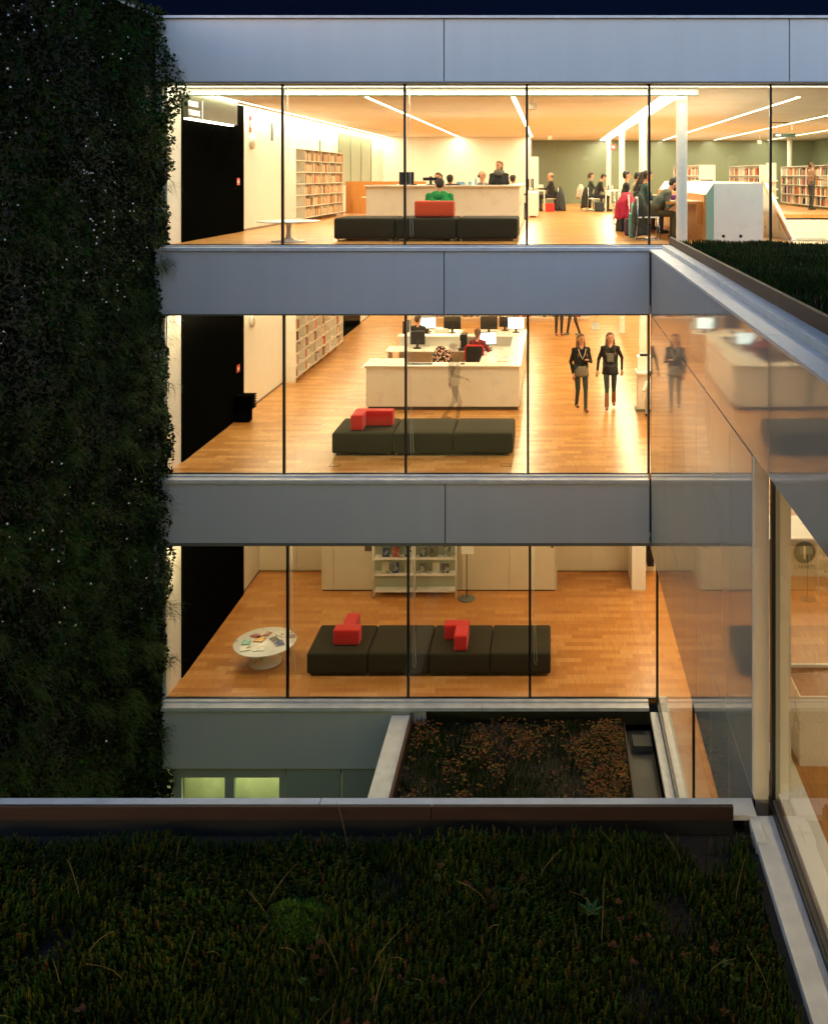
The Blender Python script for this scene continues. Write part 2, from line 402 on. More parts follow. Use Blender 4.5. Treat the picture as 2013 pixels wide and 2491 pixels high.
# ------------------------------------------------------------------ side wing with the glossy wall
wing = thing('library_wing', 'side wing with glossy panelled wall mirroring the lit rooms, below a planted roof', 'building', (0, 0, 0))
B('wall', 1.815, 1.93, -8.66, -.27, E-6.58, E-1.36, M['white'], wing)
ys = [-.255, -5.05, -9.3, -13.6, -17.0]
for i in range(4):      # upper band
    bevel(B('fascia_panel', 1.785, 1.814, ys[i+1]+.006, ys[i]-.006, E-2.455, E-1.335, M['gloss'], wing), .002)
B('fascia_backing', 1.79, 1.95, -17, -8.68, E-2.44, E-1.35, M['groove'], wing)
yv = [-.255, -1.2, -2.27, -3.33, -4.40, -5.46, -6.52, -7.59, -8.66]
for i in range(8):
    bevel(B('wall_panel', 1.785, 1.814, yv[i+1]+.005, yv[i]-.005, E-5.44, E-2.472, M['gloss'], wing), .002)
    bevel(B('wall_panel', 1.785, 1.814, yv[i+1]+.005, yv[i]-.005, E-6.60, E-5.450, M['gloss'], wing), .002)
B('joint', 1.80, 1.813, -8.66, -.27, E-6.59, E-1.345, M['groove'], wing)
POST_WARM = mat('warm_lit_post', (.80, .70, .48), .45, noise=.05, nscale=4)  # post tint with the warm light put into its base colour
bevel(B('corner_post', 1.785, 1.915, -8.76, -8.67, E-5.45, E-2.47, POST_WARM, wing), .004)
B('soffit', 1.82, 2.05, -17, -8.77, E-2.50, E-2.462, M['whitegloss'], wing)
# middle-storey glazing of the wing
B('mullion', 1.918, 1.95, -8.84, -8.77, E-5.40, E-2.50, M['black'], wing)
B('mullion', 1.951, 1.99, -8.84, -8.70, E-5.40, E-2.50, cm((.2, .24, .14), .4), wing)
m = MB(); m.add([(1.935, -16.9, E-5.40), (1.935, -8.85, E-5.40), (1.935, -8.85, E-2.50), (1.935, -16.9, E-2.50)], [(0, 1, 2, 3)]); m.build('window_pane', M['glass_side'], wing)
B('window_rail', 1.905, 1.925, -17, -8.77, E-5.45, E-5.41, M['black'], wing)
B('window_rail', 1.926, 1.965, -17, -8.77, E-5.45, E-5.403, cm((.14, .12, .10), .5), wing)
B('sill', 1.70, 1.903, -17, -8.94, E-5.55, E-5.47, M['coping'], wing)
B('inner_sill', 1.975, 2.22, -14, -8.1, FZ[2]-.02, FZ[2]+.015, M['whitegloss'], wing)
B('inner_post', 1.992, 2.12, -8.70, -8.55, FZ[2], CZ[2]-.01, M['whitegloss'], wing)
# lowest glazed storey of the wing, in the recess below the panels
for y in (-4.3, -8.6):
    B('mullion', 1.915, 1.95, y-.02, y+.02, E-9.42, E-6.61, M['black'], wing)
for (a, b) in ((-4.28, -.04), (-8.58, -4.32)):
    m = MB(); m.add([(1.93, a, E-9.42), (1.93, b, E-9.42), (1.93, b, E-6.61), (1.93, a, E-6.61)], [(0, 1, 2, 3)]); m.build('window_pane', M['glass_side'], wing)
B('window_rail', 1.91, 1.95, -8.7, -.03, E-9.47, E-9.425, M['black'], wing)
B('sill', 1.775, 1.908, -8.7, -.29, E-9.60, E-9.50, M['coping'], wing)
B('inner_sill', 1.955, 2.10, -8.7, .03, FZ[1]-.01, FZ[1]+.012, M['coping'], wing)
# roof edge: metal coping with an upstand, then the brown board
for i, (a, b) in enumerate(((-.26, -3.1), (-3.1, -5.6), (-5.6, -9.3), (-9.3, -13.2), (-13.2, -17))):
    bevel(B('coping', 1.755, 1.99, b+.004, a-.004, E-1.333, E-1.295, M['coping'], wing), .003)
    B('coping_upstand', 1.985, 2.005, b+.004, a-.004, E-1.294, E-1.225, M['coping'], wing)
    B('coping_ledge', 2.006, 2.13, b+.004, a-.004, E-1.25, E-1.222, M['coping'], wing)
for (a, b) in ((-.08, -4.1), (-4.1, -8.2), (-8.2, -12.4), (-12.4, -17)):
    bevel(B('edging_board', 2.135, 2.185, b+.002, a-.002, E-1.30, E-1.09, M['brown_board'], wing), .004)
B('roof', 2.19, 12, -17, -.03, E-2.3, E-1.27, M['soil'], wing)

# foreground planted roof and lower planted roof
OPM = mat('opposite_cladding', (.10, .10, .09), .6, noise=.1, nscale=2)
fore = thing('foreground_roof', 'planted flat roof in front with white metal coping and brown edging board', 'roof')
B('roof_deck', -11, 1.69, -18, -8.78, E-6.3, E-5.60, M['soil'], fore)
B('parapet', -11, 1.76, -8.77, -8.69, E-6.55, E-5.50, OPM, fore)
# unseen glazed storey added below the foreground roof to light the lower bands
B('floor_slab', -11, 1.69, -14, -8.72, E-10.2, E-9.42, M['band'], fore)
B('back_wall', -11, 1.69, -14.2, -14.0, E-9.42, E-6.31, M['white'], fore)
B('end_wall', -11.2, -11.0, -14, -8.72, E-9.42, E-6.31, M['white'], fore)
B('end_wall', 1.60, 1.69, -14, -8.79, E-9.42, E-6.31, M['white'], fore)
B('wall', -11, 1.69, -8.9, -8.72, 0, E-10.21, M['concrete'], fore)
for k in range(6):
    m = MB(); a_ = -11+k*12.69/6; b_ = a_+12.69/6-.04
    m.add([(a_, -8.73, E-9.42), (b_, -8.73, E-9.42), (b_, -8.73, E-6.56), (a_, -8.73, E-6.56)], [(0, 1, 2, 3)]); m.build('window_pane', M['glass'], fore)
B('board_gap_shade', -11, 1.55, -9.0, -8.965, E-5.59, E-5.38, M['groove'], fore)  # black strip painted as the shade under the edging board
B('dark_gap_filler', 1.63, 1.698, -17.9, -9.29, E-5.70, E-5.545, M['groove'], fore)  # solid black filler painted in place of the dark gap by the sill
for (a, b) in ((-11, -5.05), (-5.05, -2.0), (-2.0, 1.765)):
    bevel(B('coping', a+.003, b-.003, -8.96, -8.735, E-5.495, E-5.45, M['coping'], fore), .003)
for (a, b) in ((-11, -1.0), (-1.0, 1.55)):
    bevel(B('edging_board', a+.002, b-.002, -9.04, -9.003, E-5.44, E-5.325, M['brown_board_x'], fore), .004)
bevel(B('corner_block', 1.69, 1.78, -9.28, -9.035, E-5.56, E-5.452, M['coping'], fore), .004)
# small drain pipe lying by the board
m = MB(); m.tube([(.35, -9.17, E-5.56), (.60, -9.18, E-5.56)], .018, 10); tag(m.build('drain_pipe', M['coping']), 'short pale pipe lying by the brown edging board', 'pipe')

low = thing('lower_roof', 'lower planted flat roof between slanting white coping and the side wing', 'roof')
B('roof_deck', -2.42, 1.30, -8.68, -.30, E-10.3, E-9.70, M['soil'], low)
B('gutter', 1.32, 1.77, -8.68, -.30, E-10.2, E-9.82, mat('wet_gutter', (.03, .032, .028), .5, noise=.4, nscale=3), low)
B('gutter_edge', 1.30, 1.318, -8.68, -.30, E-9.85, E-9.66, M['brown_board'], low)
for yy in (-.75,):
    B('overflow_box', 1.42, 1.74, yy-.2, yy+.12, E-9.82, E-9.70, M['concrete'], low)
for (a, b) in ((-.29, -7.9), (-7.9, -8.68)):
    bevel(B('coping', -2.80, -2.47, b+.004, a-.004, E-9.60, E-9.55, M['coping'], low), .003)
bevel(B('edging_board', -2.465, -2.415, -8.68, -.31, E-9.72, E-9.50, M['brown_board'], low), .004)
B('side_wall', -2.78, -2.48, -8.66, -.30, 0, E-9.61, M['concrete'], low)

opp = thing('added_opposite_building', 'unseen building added on the near side of the courtyard to shape its light', 'building')  # added out of view: lit room warms the post, walls shade the court
B('wall', -14, 12, -18.6, -18.2, 0, E-5.50, OPM, opp)
B('wall', -14, 12, -18.6, -18.2, E-2.45, E+9.5, OPM, opp)  # raised to keep low sky light off the lower bands
B('floor', -14, 12, -23, -18.2, E-5.498, E-5.40, M['floor'], opp)
B('ceiling', -14, 12, -23, -18.61, E-2.50, E-2.40, M['ceiling'], opp)
B('back_wall', -14, 12, -23.2, -23, E-5.5, E-2.4, M['white'], opp)
for k in range(12):
    m = MB(); a_ = -14+k*26/12; b_ = a_+26/12-.04
    m.add([(a_, -18.3, E-5.39), (b_, -18.3, E-5.39), (b_, -18.3, E-2.45), (a_, -18.3, E-2.45)], [(0, 1, 2, 3)]); m.build('window_pane', M['glass'], opp)
# planted side wall on the left
gw = thing('garden_wall', 'tall courtyard side wall wholly covered by hanging plants', 'wall')
B('wall', -7.45, -7.12, -9.5, .0, 0, E+2.85, M['concrete'], gw)
B('wall_coping', -7.5, -7.05, -9.5, .0, E+2.86, E+2.91, M['coping'], gw)

# ------------------------------------------------------------------ ceiling lamps
def lamp_strip(x, y0, y1, z, wd, watt, lab, fl, c=(1, .72, .36), mt='lamp'):
    t = thing('ceiling_light', lab, 'light', (x, (y0+y1)/2, z), 0, 'linear ceiling lamps')
    ln = y1-y0
    m = MB(); m.box(-wd/2-.015, -wd/2, -ln/2, ln/2, -.012, 0).box(wd/2, wd/2+.015, -ln/2, ln/2, -.012, 0)
    m.build('frame', M['whitegloss'], t)
    m = MB(); m.box(-wd/2, wd/2, -ln/2, ln/2, -.008, -.001); m.build('diffuser', M[mt], t)
    ld = bpy.data.lights.new('lamp', 'AREA'); ld.shape = 'RECTANGLE'; ld.size = wd; ld.size_y = ln; ld.energy = watt; ld.color = c
    lo = bpy.data.objects.new('lamp', ld); col.objects.link(lo); lo.parent = t; lo.location = (0, 0, -.02)
    return t
def lamp_cross(x0, x1, y, z, wd, watt, lab, c=(1, .72, .36)):
    t = thing('ceiling_light', lab, 'light', ((x0+x1)/2, y, z), R(90), 'linear ceiling lamps')
    ln = x1-x0
    m = MB(); m.box(-wd/2, wd/2, -ln/2, ln/2, -.008, -.001); m.build('diffuser', M['lamp'], t)
    ld = bpy.data.lights.new('lamp', 'AREA'); ld.shape = 'RECTANGLE'; ld.size = wd; ld.size_y = ln; ld.energy = watt; ld.color = c
    lo = bpy.data.objects.new('lamp', ld); col.objects.link(lo); lo.parent = t; lo.location = (0, 0, -.02)
LW = {3: 1.62, 2: 1.08, 1: .62}
WARM = {3: (1, .86, .57), 2: (1, .81, .48), 1: (1, .77, .42)}
STN = {3: 'top', 2: 'middle', 1: 'lowest glazed'}
spec = [(-6.72, .09, 'along the left wall', 1.0), (-3.76, .10, 'second from the left wall', 1), (-.75, .10, 'right of the service counter', 1.0),
        (2.44, .42, 'wide one over the row of columns', 1.5), (5.1, .10, 'first right of the columns', 1), (7.4, .10, 'second right of the columns', 1), (9.8, .10, 'third right of the columns', 1)]
for fl in (3, 2, 1):
    y1_ = {3: 21.9, 2: 23, 1: 9.2}[fl]
    for (x, wd, lab, k) in spec:
        y1 = 25.6 if fl == 3 and x > 0 else y1_
        ya = 2.4 if x > -6 else .5
        if x == 2.44: ya = .42
        ylen = y1-ya
        lamp_strip(x, ya, y1, CZ[fl], wd, 15.0*ylen*k*LW[fl], 'long %s ceiling lamp on the %s storey, %s' % ('wide' if wd > .2 else 'thin', STN[fl], lab.replace('wide one ', '')), fl, WARM[fl])
    lamp_cross(XL+.05, 11.9, .12, CZ[fl], .045, {3: 240, 2: 170, 1: 150}[fl], 'thin lamp in the %s storey ceiling right behind the facade glass' % STN[fl], WARM[fl])
for fl, k in ((2, 1.3), (1, .7)):
    for x in (4.2, 7.6):
        lamp_strip(x, -13, -1, CZ[fl], .1, 100*k, 'ceiling lamp inside the side wing on the %s storey, %s' % (STN[fl], 'near its glass' if x < 5 else 'deeper inside'), fl, WARM[fl])
for y_ in (-19.4, -21.4):
    lamp_cross(-13.5, 11.5, y_, E-2.52, .12, 950, 'added unseen ceiling lamp in the room of the opposite building, '+('near its glass' if y_ > -20 else 'deeper inside'), WARM[2])  # added unseen lamps that warm the corner post and fascia bands
lamp_cross(-10.5, 1.4, -9.6, E-6.33, .12, 330, 'added unseen ceiling lamp in the room under the foreground roof', (.95, 1, .36))  # added unseen lamp giving the lower bands a yellow-green light
# greenish tube in the ground-storey room
t = thing('ceiling_light', 'greenish tube lamp in the ground storey room behind the two windows', 'light', (-5.3, .2, E-10.74))
MB().box(-1.2, 1.2, -.04, .04, 0, .02).build('diffuser', M['lampgreen'], t)
ld = bpy.data.lights.new('lamp', 'AREA'); ld.shape = 'RECTANGLE'; ld.size = 2.4; ld.size_y = .08; ld.energy = 13; ld.color = (.88, 1, .55)
lo = bpy.data.objects.new('lamp', ld); col.objects.link(lo); lo.parent = t; lo.location = (0, 0, -.01)

# ------------------------------------------------------------------ furniture
# sofas
sof_mod = MB().rbox(-.573, .573, -.573, .573, .045, .44, .045, puff=.008).mesh('seat_module', M['sofa'])
foot_me = MB().cyl(0, 0, 0, .046, .02, 10).mesh('foot', M['chrome'])
def sofa(n, x0, y0, z, pitch, label):
    t = thing('modular_sofa', label, 'sofa', (x0, y0, z), 0, 'long dark sofas, one per storey')
    for i in range(n):
        o = bpy.data.objects.new('seat_module', sof_mod); col.objects.link(o); o.parent = t
        o.location = (pitch*(i+.5), .575, 0); o.scale = ((pitch-.008)/1.146, 1, 1)
        for sx in (-.5, .5):
            for sy in (-.5, .5):
                f = bpy.data.objects.new('foot', foot_me); col.objects.link(f); f.parent = t; f.location = (pitch*(i+.5)+sx, .575+sy, 0)
    return t
sofa(4, -4.57, .70, FZ[1], 1.147, 'long dark olive sofa of four square seats beside the round book table')
sofa(3, -4.18, 1.05, FZ[2], 1.160, 'dark olive sofa of three square seats in front of the white staff counter')
sofa(3, -4.12, .95, FZ[3], 1.17, 'dark olive sofa of three square seats under the man in green')
# L-shaped backrest cushions
def lcushion(x, y, z, w_, d_, corner, arm_dir, mt, label, h=.30, th=.24):
    t = MB()
    # bar along x
    s_ = arm_dir     # +1 arm goes back, -1 arm goes forward (camera side)
    t.rbox(-w_/2, w_/2, -th/2, th/2, 0, h, .03)
    ax = (-w_/2+th/2) if corner == 'left' else (w_/2-th/2)
    if corner == 'mid': ax = 0
    if s_ > 0: t.rbox(ax-th/2, ax+th/2, -th/2+.02, d_, .0, h-.003, .03)
    else: t.rbox(ax-th/2, ax+th/2, -d_, th/2-.02, .0, h-.003, .03)
    o = t.build('backrest_cushion', mt); o.location = (x, y, z); return tag(o, label, 'cushion', 'red backrest blocks on the sofas')
ST = .452
lcushion(-3.88, 1.10, FZ[1]+ST, .50, .62, 'mid', 1, M['red'], 'red L-shaped backrest block on the leftmost seat of the lowest sofa', th=.26, h=.29)
lcushion(-1.80, 1.30, FZ[1]+ST, .48, .55, 'right', -1, M['red'], 'bright red L-shaped backrest block on the third seat of the lowest sofa', th=.25, h=.29)
lcushion(-3.46, 1.62, FZ[2]+ST, .76, .46, 'left', -1, M['red'], 'red L-shaped backrest block on the middle storey sofa')
lcushion(-2.22, 1.22, FZ[3]+ST, .76, .50, 'left', 1, M['orange_red'], 'orange red backrest block behind the seated man in green', h=.31)

# round pedestal tables
def round_table(x, y, z, label):
    t = thing('round_table', label, 'table', (x, y, z), 0, 'round white pedestal tables')
    MB().lathe([(0, .365), (.55, .368), (.585, .376), (.59, .384), (.585, .392), (0, .394)], n=56).build('tabletop', M['whitegloss'], t)
    MB().lathe([(0, .001), (.315, .001), (.32, .008), (.30, .016), (.12, .035), (.05, .08), (.04, .2), (.05, .33), (.13, .364), (0, .3645)], n=40).build('pedestal', M['whitegloss'], t)
    return t
round_table(-5.51, 1.26, FZ[1], 'white round pedestal table strewn with small books')
round_table(-4.96, .92, FZ[3], 'bare white round pedestal table near the top storey facade')

# books
def book_mesh(c):
    m = MB(); W, H, T = .15, .21, .03
    m.box(0, T, 0, .003, 0, H, 0)                 # spine (towards -y)
    m.box(0, .0025, .003, W, 0, H, 0); m.box(T-.0025, T, .003, W, 0, H, 0)
    m.box(.0026, T-.0026, .0031, W-.004, .004, H-.004, 1)
    return m.mesh('book', [cm(c, .55), M['paper']])
BC = {'dark red': (.30, .02, .015), 'orange': (.62, .16, .03), 'brown': (.14, .06, .03), 'black': (.015, .015, .017), 'cream': (.66, .55, .38), 'white': (.72, .70, .62),
      'dark blue': (.02, .05, .16), 'green': (.04, .14, .06), 'tan': (.48, .30, .14), 'grey': (.2, .2, .18), 'red': (.5, .04, .02), 'yellow': (.68, .45, .06)}
BM = {k: book_mesh(v) for k, v in BC.items()}
books_built = [0]
stuff_mb = {'mb': MB(), 'cols': list(BC)}
def cell_books(P, dx, dy, width, z, where, dens=.8, maxh=.27, pal=None, individual=True, seed=0, facing=0, small=False):
    """P: left-front corner on the shelf; (dx,dy): unit vector along the shelf; spines face to the right-hand normal"""
    rr = random.Random(seed)
    pal = pal or ['dark red', 'orange', 'brown', 'black', 'cream', 'white', 'dark blue', 'green', 'tan', 'grey', 'red', 'tan', 'cream']
    s = rr.uniform(.0, .05); n = 0; ang = math.atan2(dy, dx)
    end = width*dens
    while s < end-.03:
        T = rr.uniform(.022, .05) * (1.25 if individual else 1); H = rr.uniform(.72, 1.0)*maxh; c = rr.choice(pal)
        px, py = P[0]+dx*s, P[1]+dy*s
        n += 1
        if individual and books_built[0] < 285:
            o = bpy.data.objects.new('book', BM[c]); col.objects.link(o)
            o.location = (px, py, z); o.rotation_euler = (0, 0, ang); o.scale = (T/.03, 1, H/.21)
            tag(o, '%s book, %s on %s' % (c, ORD[min(n, 16)], where), 'book', 'books standing in the bookcases')
            books_built[0] += 1
        else:
            mb = stuff_mb['mb']; mi = stuff_mb['cols'].index(c)
            nx, ny = -dy, dx
            W = .15
            a = (px, py); b = (px+dx*T*.94, py+dy*T*.94); c_ = (b[0]+nx*W, b[1]+ny*W); d = (a[0]+nx*W, a[1]+ny*W)
            v = [(*q, z) for q in (a, b, c_, d)] + [(*q, z+H) for q in (a, b, c_, d)]
            mb.add(v, [(0, 3, 2, 1), (4, 5, 6, 7), (0, 1, 5, 4), (1, 2, 6, 5), (2, 3, 7, 6), (3, 0, 4, 7)], mi)
        s += T + (rr.uniform(.05, .12) if rr.random() < .06 else .001)

def bookcase(label, loc, rz, bays, bayw, rows, h, d=.29, back=True, legs=True, z0=.10):
    """runs along local +x, open towards local -y (front), origin at left-front corner on the floor"""
    t = thing('bookcase', label, 'bookcase', loc, rz, 'white bookcases')
    Wd = bays*bayw
    m = MB()
    for i in range(bays+1):
        x = i*bayw; m.box(x-.012, x+.012, 0, d, z0 if legs else 0, h)
    m.build('uprights', M['whitegloss'], t)
    if legs:
        lg = MB()
        for i in range(bays+1): lg.box(i*bayw-.009, i*bayw+.009, .015, .045, 0, z0-.001)
        lg.build('legs', M['chrome'], t)
    dz = (h-z0)/rows; zs = []
    for k in range(rows):
        sh = MB()
        for i in range(bays): sh.box(i*bayw+.0125, (i+1)*bayw-.0125, .004, d-.004, z0+k*dz, z0+k*dz+.022)
        sh.build('shelf', M['whitegloss'], t); zs.append(z0+k*dz+.0225)
    tp = MB(); tp.box(-.014, Wd+.014, -.002, d+.002, h+.0005, h+.022); tp.build('top', M['whitegloss'], t)
    if back: MB().box(.013, Wd-.013, d-.0035, d+.004, z0, h).build('back', M['whitegloss'], t)
    return t, zs, dz
# along the left wall (front faces +x): local +x -> world -y?  use rz = +90: local x -> +y, local -y -> +x
def cells(loc, rz, bays, bayw, zs, dz, name, flr, pal=None, dens=(.5, .95), empty=.12, seed=1, individual=True, skip=None, rev=False, inset=.03, hk=.78):
    rr = random.Random(seed)
    dx, dy = math.cos(rz), math.sin(rz)
    nx, ny = -dy, dx
    for k in range(len(zs)):
        for i in range(bays):
            if rr.random() < empty or (skip and skip(i, k)): continue
            P = (loc[0]+dx*(i*bayw+.02)+nx*inset, loc[1]+dy*(i*bayw+.02)+ny*inset)
            cell_books(P, dx, dy, bayw-.04, loc[2]+zs[k], '%s shelf up, %s bay, %s' % (ORD[k+1], ORD[i+1], name), rr.uniform(*dens), dz*hk, pal, individual, rr.random())
# middle storey, left wall
L2 = (XL+.31, 7.5, FZ[2])
bc, zs, dz = bookcase('white bookcase with leaning books along the left wall of the middle storey', L2, R(90), 6, .93, 6, 1.95)
cells(L2, R(90), 6, .93, zs, dz, 'middle storey wall bookcase', 2, dens=(.3, .8), empty=.14, seed=4)
B('end_panel', -.03, -.013, 0, .29, 0, 1.97, M['whitegloss'], bc)
# top storey, left wall
L3 = (XL+.31, 7.5, FZ[3])
bc, zs, dz = bookcase('white bookcase with cream archive volumes along the left wall of the top storey', L3, R(90), 6, .93, 6, 1.95)
B('end_panel', -.03, -.013, 0, .29, 0, 1.97, M['whitegloss'], bc)
cells(L3, R(90), 6, .93, zs, dz, 'top storey wall bookcase', 3, pal=['cream', 'cream', 'tan', 'cream', 'orange', 'brown', 'tan', 'cream'], dens=(.97, 1.0), empty=.0, seed=9, individual=False, skip=lambda i, k: i == 0, hk=.78)
# top storey, right side shelving (faces -x): rz=-90: local x -> -y, front (-y local) -> -x
RA = (10.1, 24.3, FZ[3])
bc, zs, dz = bookcase('white bookcase of seven bays at the far right beyond the stair', RA, R(-90), 7, 1.0, 4, 1.63, d=.3)
cells(RA, R(-90), 7, 1.0, zs, dz, 'far right bookcase', 3, dens=(.55, .92), empty=.1, seed=21, hk=.8)
RB = (7.6, 23.0, FZ[3])
bc, zs, dz = bookcase('white bookcase behind the stair parapet, ending in a sloped display', RB, R(-90), 6, .95, 4, 1.63, d=.55)
cells(RB, R(-90), 6, .95, zs, dz, 'bookcase behind the stair parapet', 3, dens=(.5, .9), empty=.1, seed=22, hk=.75, individual=False)
B('end_panel', 5.715, 5.74, 0, .55, 0, 1.65, M['whitegloss'], bc)
RC = (5.42, 24.4, FZ[3])
bc, zs, dz = bookcase('white bookcase behind the wood lined reading table', RC, R(-90), 7, 1.0, 4, 1.63, d=.6)
cells(RC, R(-90), 7, 1.0, zs, dz, 'bookcase behind the reading table', 3, dens=(.5, .9), empty=.1, seed=23, hk=.75, individual=False)
B('end_panel', 7.015, 7.04, 0, .6, 0, 1.65, M['whitegloss'], bc)
# middle storey, low shelving beyond the workstations (faces the camera)
RD = (-5.2, 18.0, FZ[2])
bc, zs, dz = bookcase('low white bookcase beyond the computer desks of the middle storey', RD, 0, 7, .95, 3, 1.2)
cells(RD, 0, 7, .95, zs, dz, 'x', 2, dens=(.7, .97), empty=.02, seed=31, hk=.8, individual=False)
o = stuff_mb['mb'].build('shelved_books', [cm(BC[c], .55) for c in stuff_mb['cols']]); tag(o, 'rows of books filling the other bookcases', 'books', kind='stuff')

# display shelf (sloped) at the end of the parapet bookcase
t = thing('display_stand', 'white stepped display stand on wheels beside the far right bookcase', 'display stand', (7.78, 16.7, FZ[3]))
m = MB()
m.box(0, .36, .25, .28, .12, 1.72)
for k in range(4): m.box(0, .36, .02-.03*(3-k), .25, .14+.3*k, .16+.3*k); m.box(0, .36, .02-.03*(3-k), .035-.03*(3-k), .16+.3*k, .20+.3*k)
m.build('frame', M['whitegloss'], t)
m = MB(); m.tube([(.04, .15, .05), (.04, .15, .12)], .03, 8).tube([(.32, .15, .05), (.32, .15, .12)], .03, 8); m.build('wheel', M['dark'], t)

# service counters (top and middle storey)
def counter(z, label):
    t = thing('service_counter', label, 'counter', (-4.2, 4.5, z), 0, 'white staff counters')
    B('front_panel', 0, 3.50, .06, .09, .09, 1.0, M['whitegloss'], t)
    B('plinth', .04, 3.46, .12, .15, 0, .09, cm((.12, .09, .06)), t)
    bevel(B('countertop', -.03, 3.54, 0, .42, 1.0, 1.035, M['whitegloss'], t), .004)
    B('side_panel', 3.44, 3.49, .43, 4.4, .02, .99, M['whitegloss'], t)
    bevel(B('countertop', 3.20, 3.54, .425, 4.45, 1.0, 1.035, M['whitegloss'], t), .004)
    B('side_panel', 0.0, .04, .10, .9, .09, .99, M['whitegloss'], t)
    # back unit with desk
    B('back_panel', 0.1, 3.19, 4.15, 4.19, 0, .98, M['whitegloss'], t)
    bevel(B('countertop', .05, 3.19, 4.05, 4.45, .985, 1.02, M['whitegloss'], t), .004)
    B('divider', 1.80, 1.83, 3.5, 4.149, .75, .98, M['whitegloss'], t)
    bevel(B('desktop', -.15, 3.19, 3.35, 4.149, .715, .745, M['whitegloss'], t), .004)
    bevel(B('desktop', 2.45, 3.43, .6, 3.35, .715, .742, M['whitegloss'], t), .004)
    B('desk_leg', -.10, -.06, 3.4, 4.1, 0, .714, M['whitegloss'], t)
    B('pedestal_drawers', .0, .42, 1.6, 2.2, .02, .70, M['whitegloss'], t)
    bevel(B('desktop', -.35, .6, 1.3, 2.4, .715, .74, M['whitegloss'], t), .004)
    return t
counter(FZ[2], 'white staff counter in front of the middle storey computer desks')
counter(FZ[3], 'white staff counter behind the man in green on the top storey')
m = MB(); m.box(0, 2.6, 0, .06, .02, 1.07); o = m.build('wooden_partition', M['desk_wood']); o.location = (-6.62, 13.6, FZ[3]); tag(o, 'low orange wood partition at the end of the top storey bookcase', 'partition')

# monitors
def monitor(loc, rz, label, w_=.50, h_=.31, on=False, stand=True):
    t = thing('monitor', label, 'monitor', loc, rz, 'computer monitors')
    b = .10
    bevel(MB().box(-w_/2, w_/2, -.02, .02, b, b+h_).build('screen_housing', M['dark'], t), .006)
    MB().box(-w_/2+.015, w_/2-.015, -.0235, -.0205, b+.02, b+h_-.015).build('screen', M['screen_on'] if on else cm((.02, .022, .03), .15), t)
    m = MB(); m.box(-.03, .03, .021, .05, .02, b+.1); m.cyl(0, .03, 0, .018, .11, 20); m.build('stand', M['dark'], t)
    return t
z2d = FZ[2]+.745
monitor((-3.55, 8.3, z2d), R(180), 'dark monitor seen from behind at the left of the counter desk', .40, .36)
monitor((-1.66, 8.25, z2d), R(12), 'lit monitor in front of the clerk on the red chair', .46, .34, True)
# computer desks beyond the counter
dz_ = FZ[2]
for i, (x, lab) in enumerate(((-3.40, 'left'), (-1.45, 'right'))):
    t = thing('computer_desk', 'white computer desk, %s one of the row beyond the staff counter' % lab, 'desk', (x, 10.6, dz_), 0, 'computer desks')
    MB().box(-.8, .8, 0, .8, .71, .74).build('desktop', M['whitegloss'], t)
    for sx in (-.75, .75):
        for sy in (.05, .75): MB().tube([(sx, sy, 0), (sx, sy, .709)], .02, 8).build('leg', M['whitegloss'], t)
    MB().box(-.3, .3, .02, .04, .35, .7).build('modesty_panel', M['whitegloss'], t)
monitor((-3.62, 10.95, dz_+.74), R(4), 'lit monitor the young man on the middle storey works at', .50, .34, True)
monitor((-2.88, 10.85, dz_+.74), R(180), 'dark backed monitor, second from the left on the computer desks', .50, .38)
monitor((-1.80, 10.85, dz_+.74), R(180), 'dark backed monitor left of the bright one on the right computer desk', .50, .38)
monitor((-1.34, 11.25, dz_+.74), R(170), 'small dark monitor just behind the bright one', .36, .3)
monitor((-1.0, 10.85, dz_+.74), R(0), 'bright lit monitor at the right end of the computer desks', .50, .36, True)
monitor((-4.12, 10.2, dz_+.74), R(70), 'black monitor turned sideways at the left end of the desks', .44, .36)

# ------------------------------------------------------------------ people
def capsule(mb, a, b, ra, rb, n=12, mi=0):
    a, b = Vector(a), Vector(b); d = b-a; ln = d.length
    if ln < 1e-5: mb.sphere(a, ra, n=n, mi=mi); return
    d.normalize(); pts = []; rs = []
    for i in range(4): th = math.pi/2*(1-i/4); pts.append(a-d*ra*math.sin(th)); rs.append(max(.001, ra*math.cos(th)))
    for i in range(5): th = math.pi/2*i/4; pts.append(b+d*rb*math.sin(th)); rs.append(max(.001, rb*math.cos(th)))
    mb.tube(pts, rs, n, mi)
def remesh(mb, name, vox, smooth=2):
    me = mb.mesh(name, M['skin']); o = bpy.data.objects.new(name, me); col.objects.link(o)
    r = o.modifiers.new('r', 'REMESH'); r.mode = 'VOXEL'; r.voxel_size = vox; r.use_smooth_shade = True
    s = o.modifiers.new('s', 'SMOOTH'); s.iterations = smooth; s.factor = .5
    dg = bpy.context.evaluated_depsgraph_get(); ev = o.evaluated_get(dg)
    res = bpy.data.meshes.new_from_object(ev); bpy.data.objects.remove(o); bpy.data.meshes.remove(me)
    return res
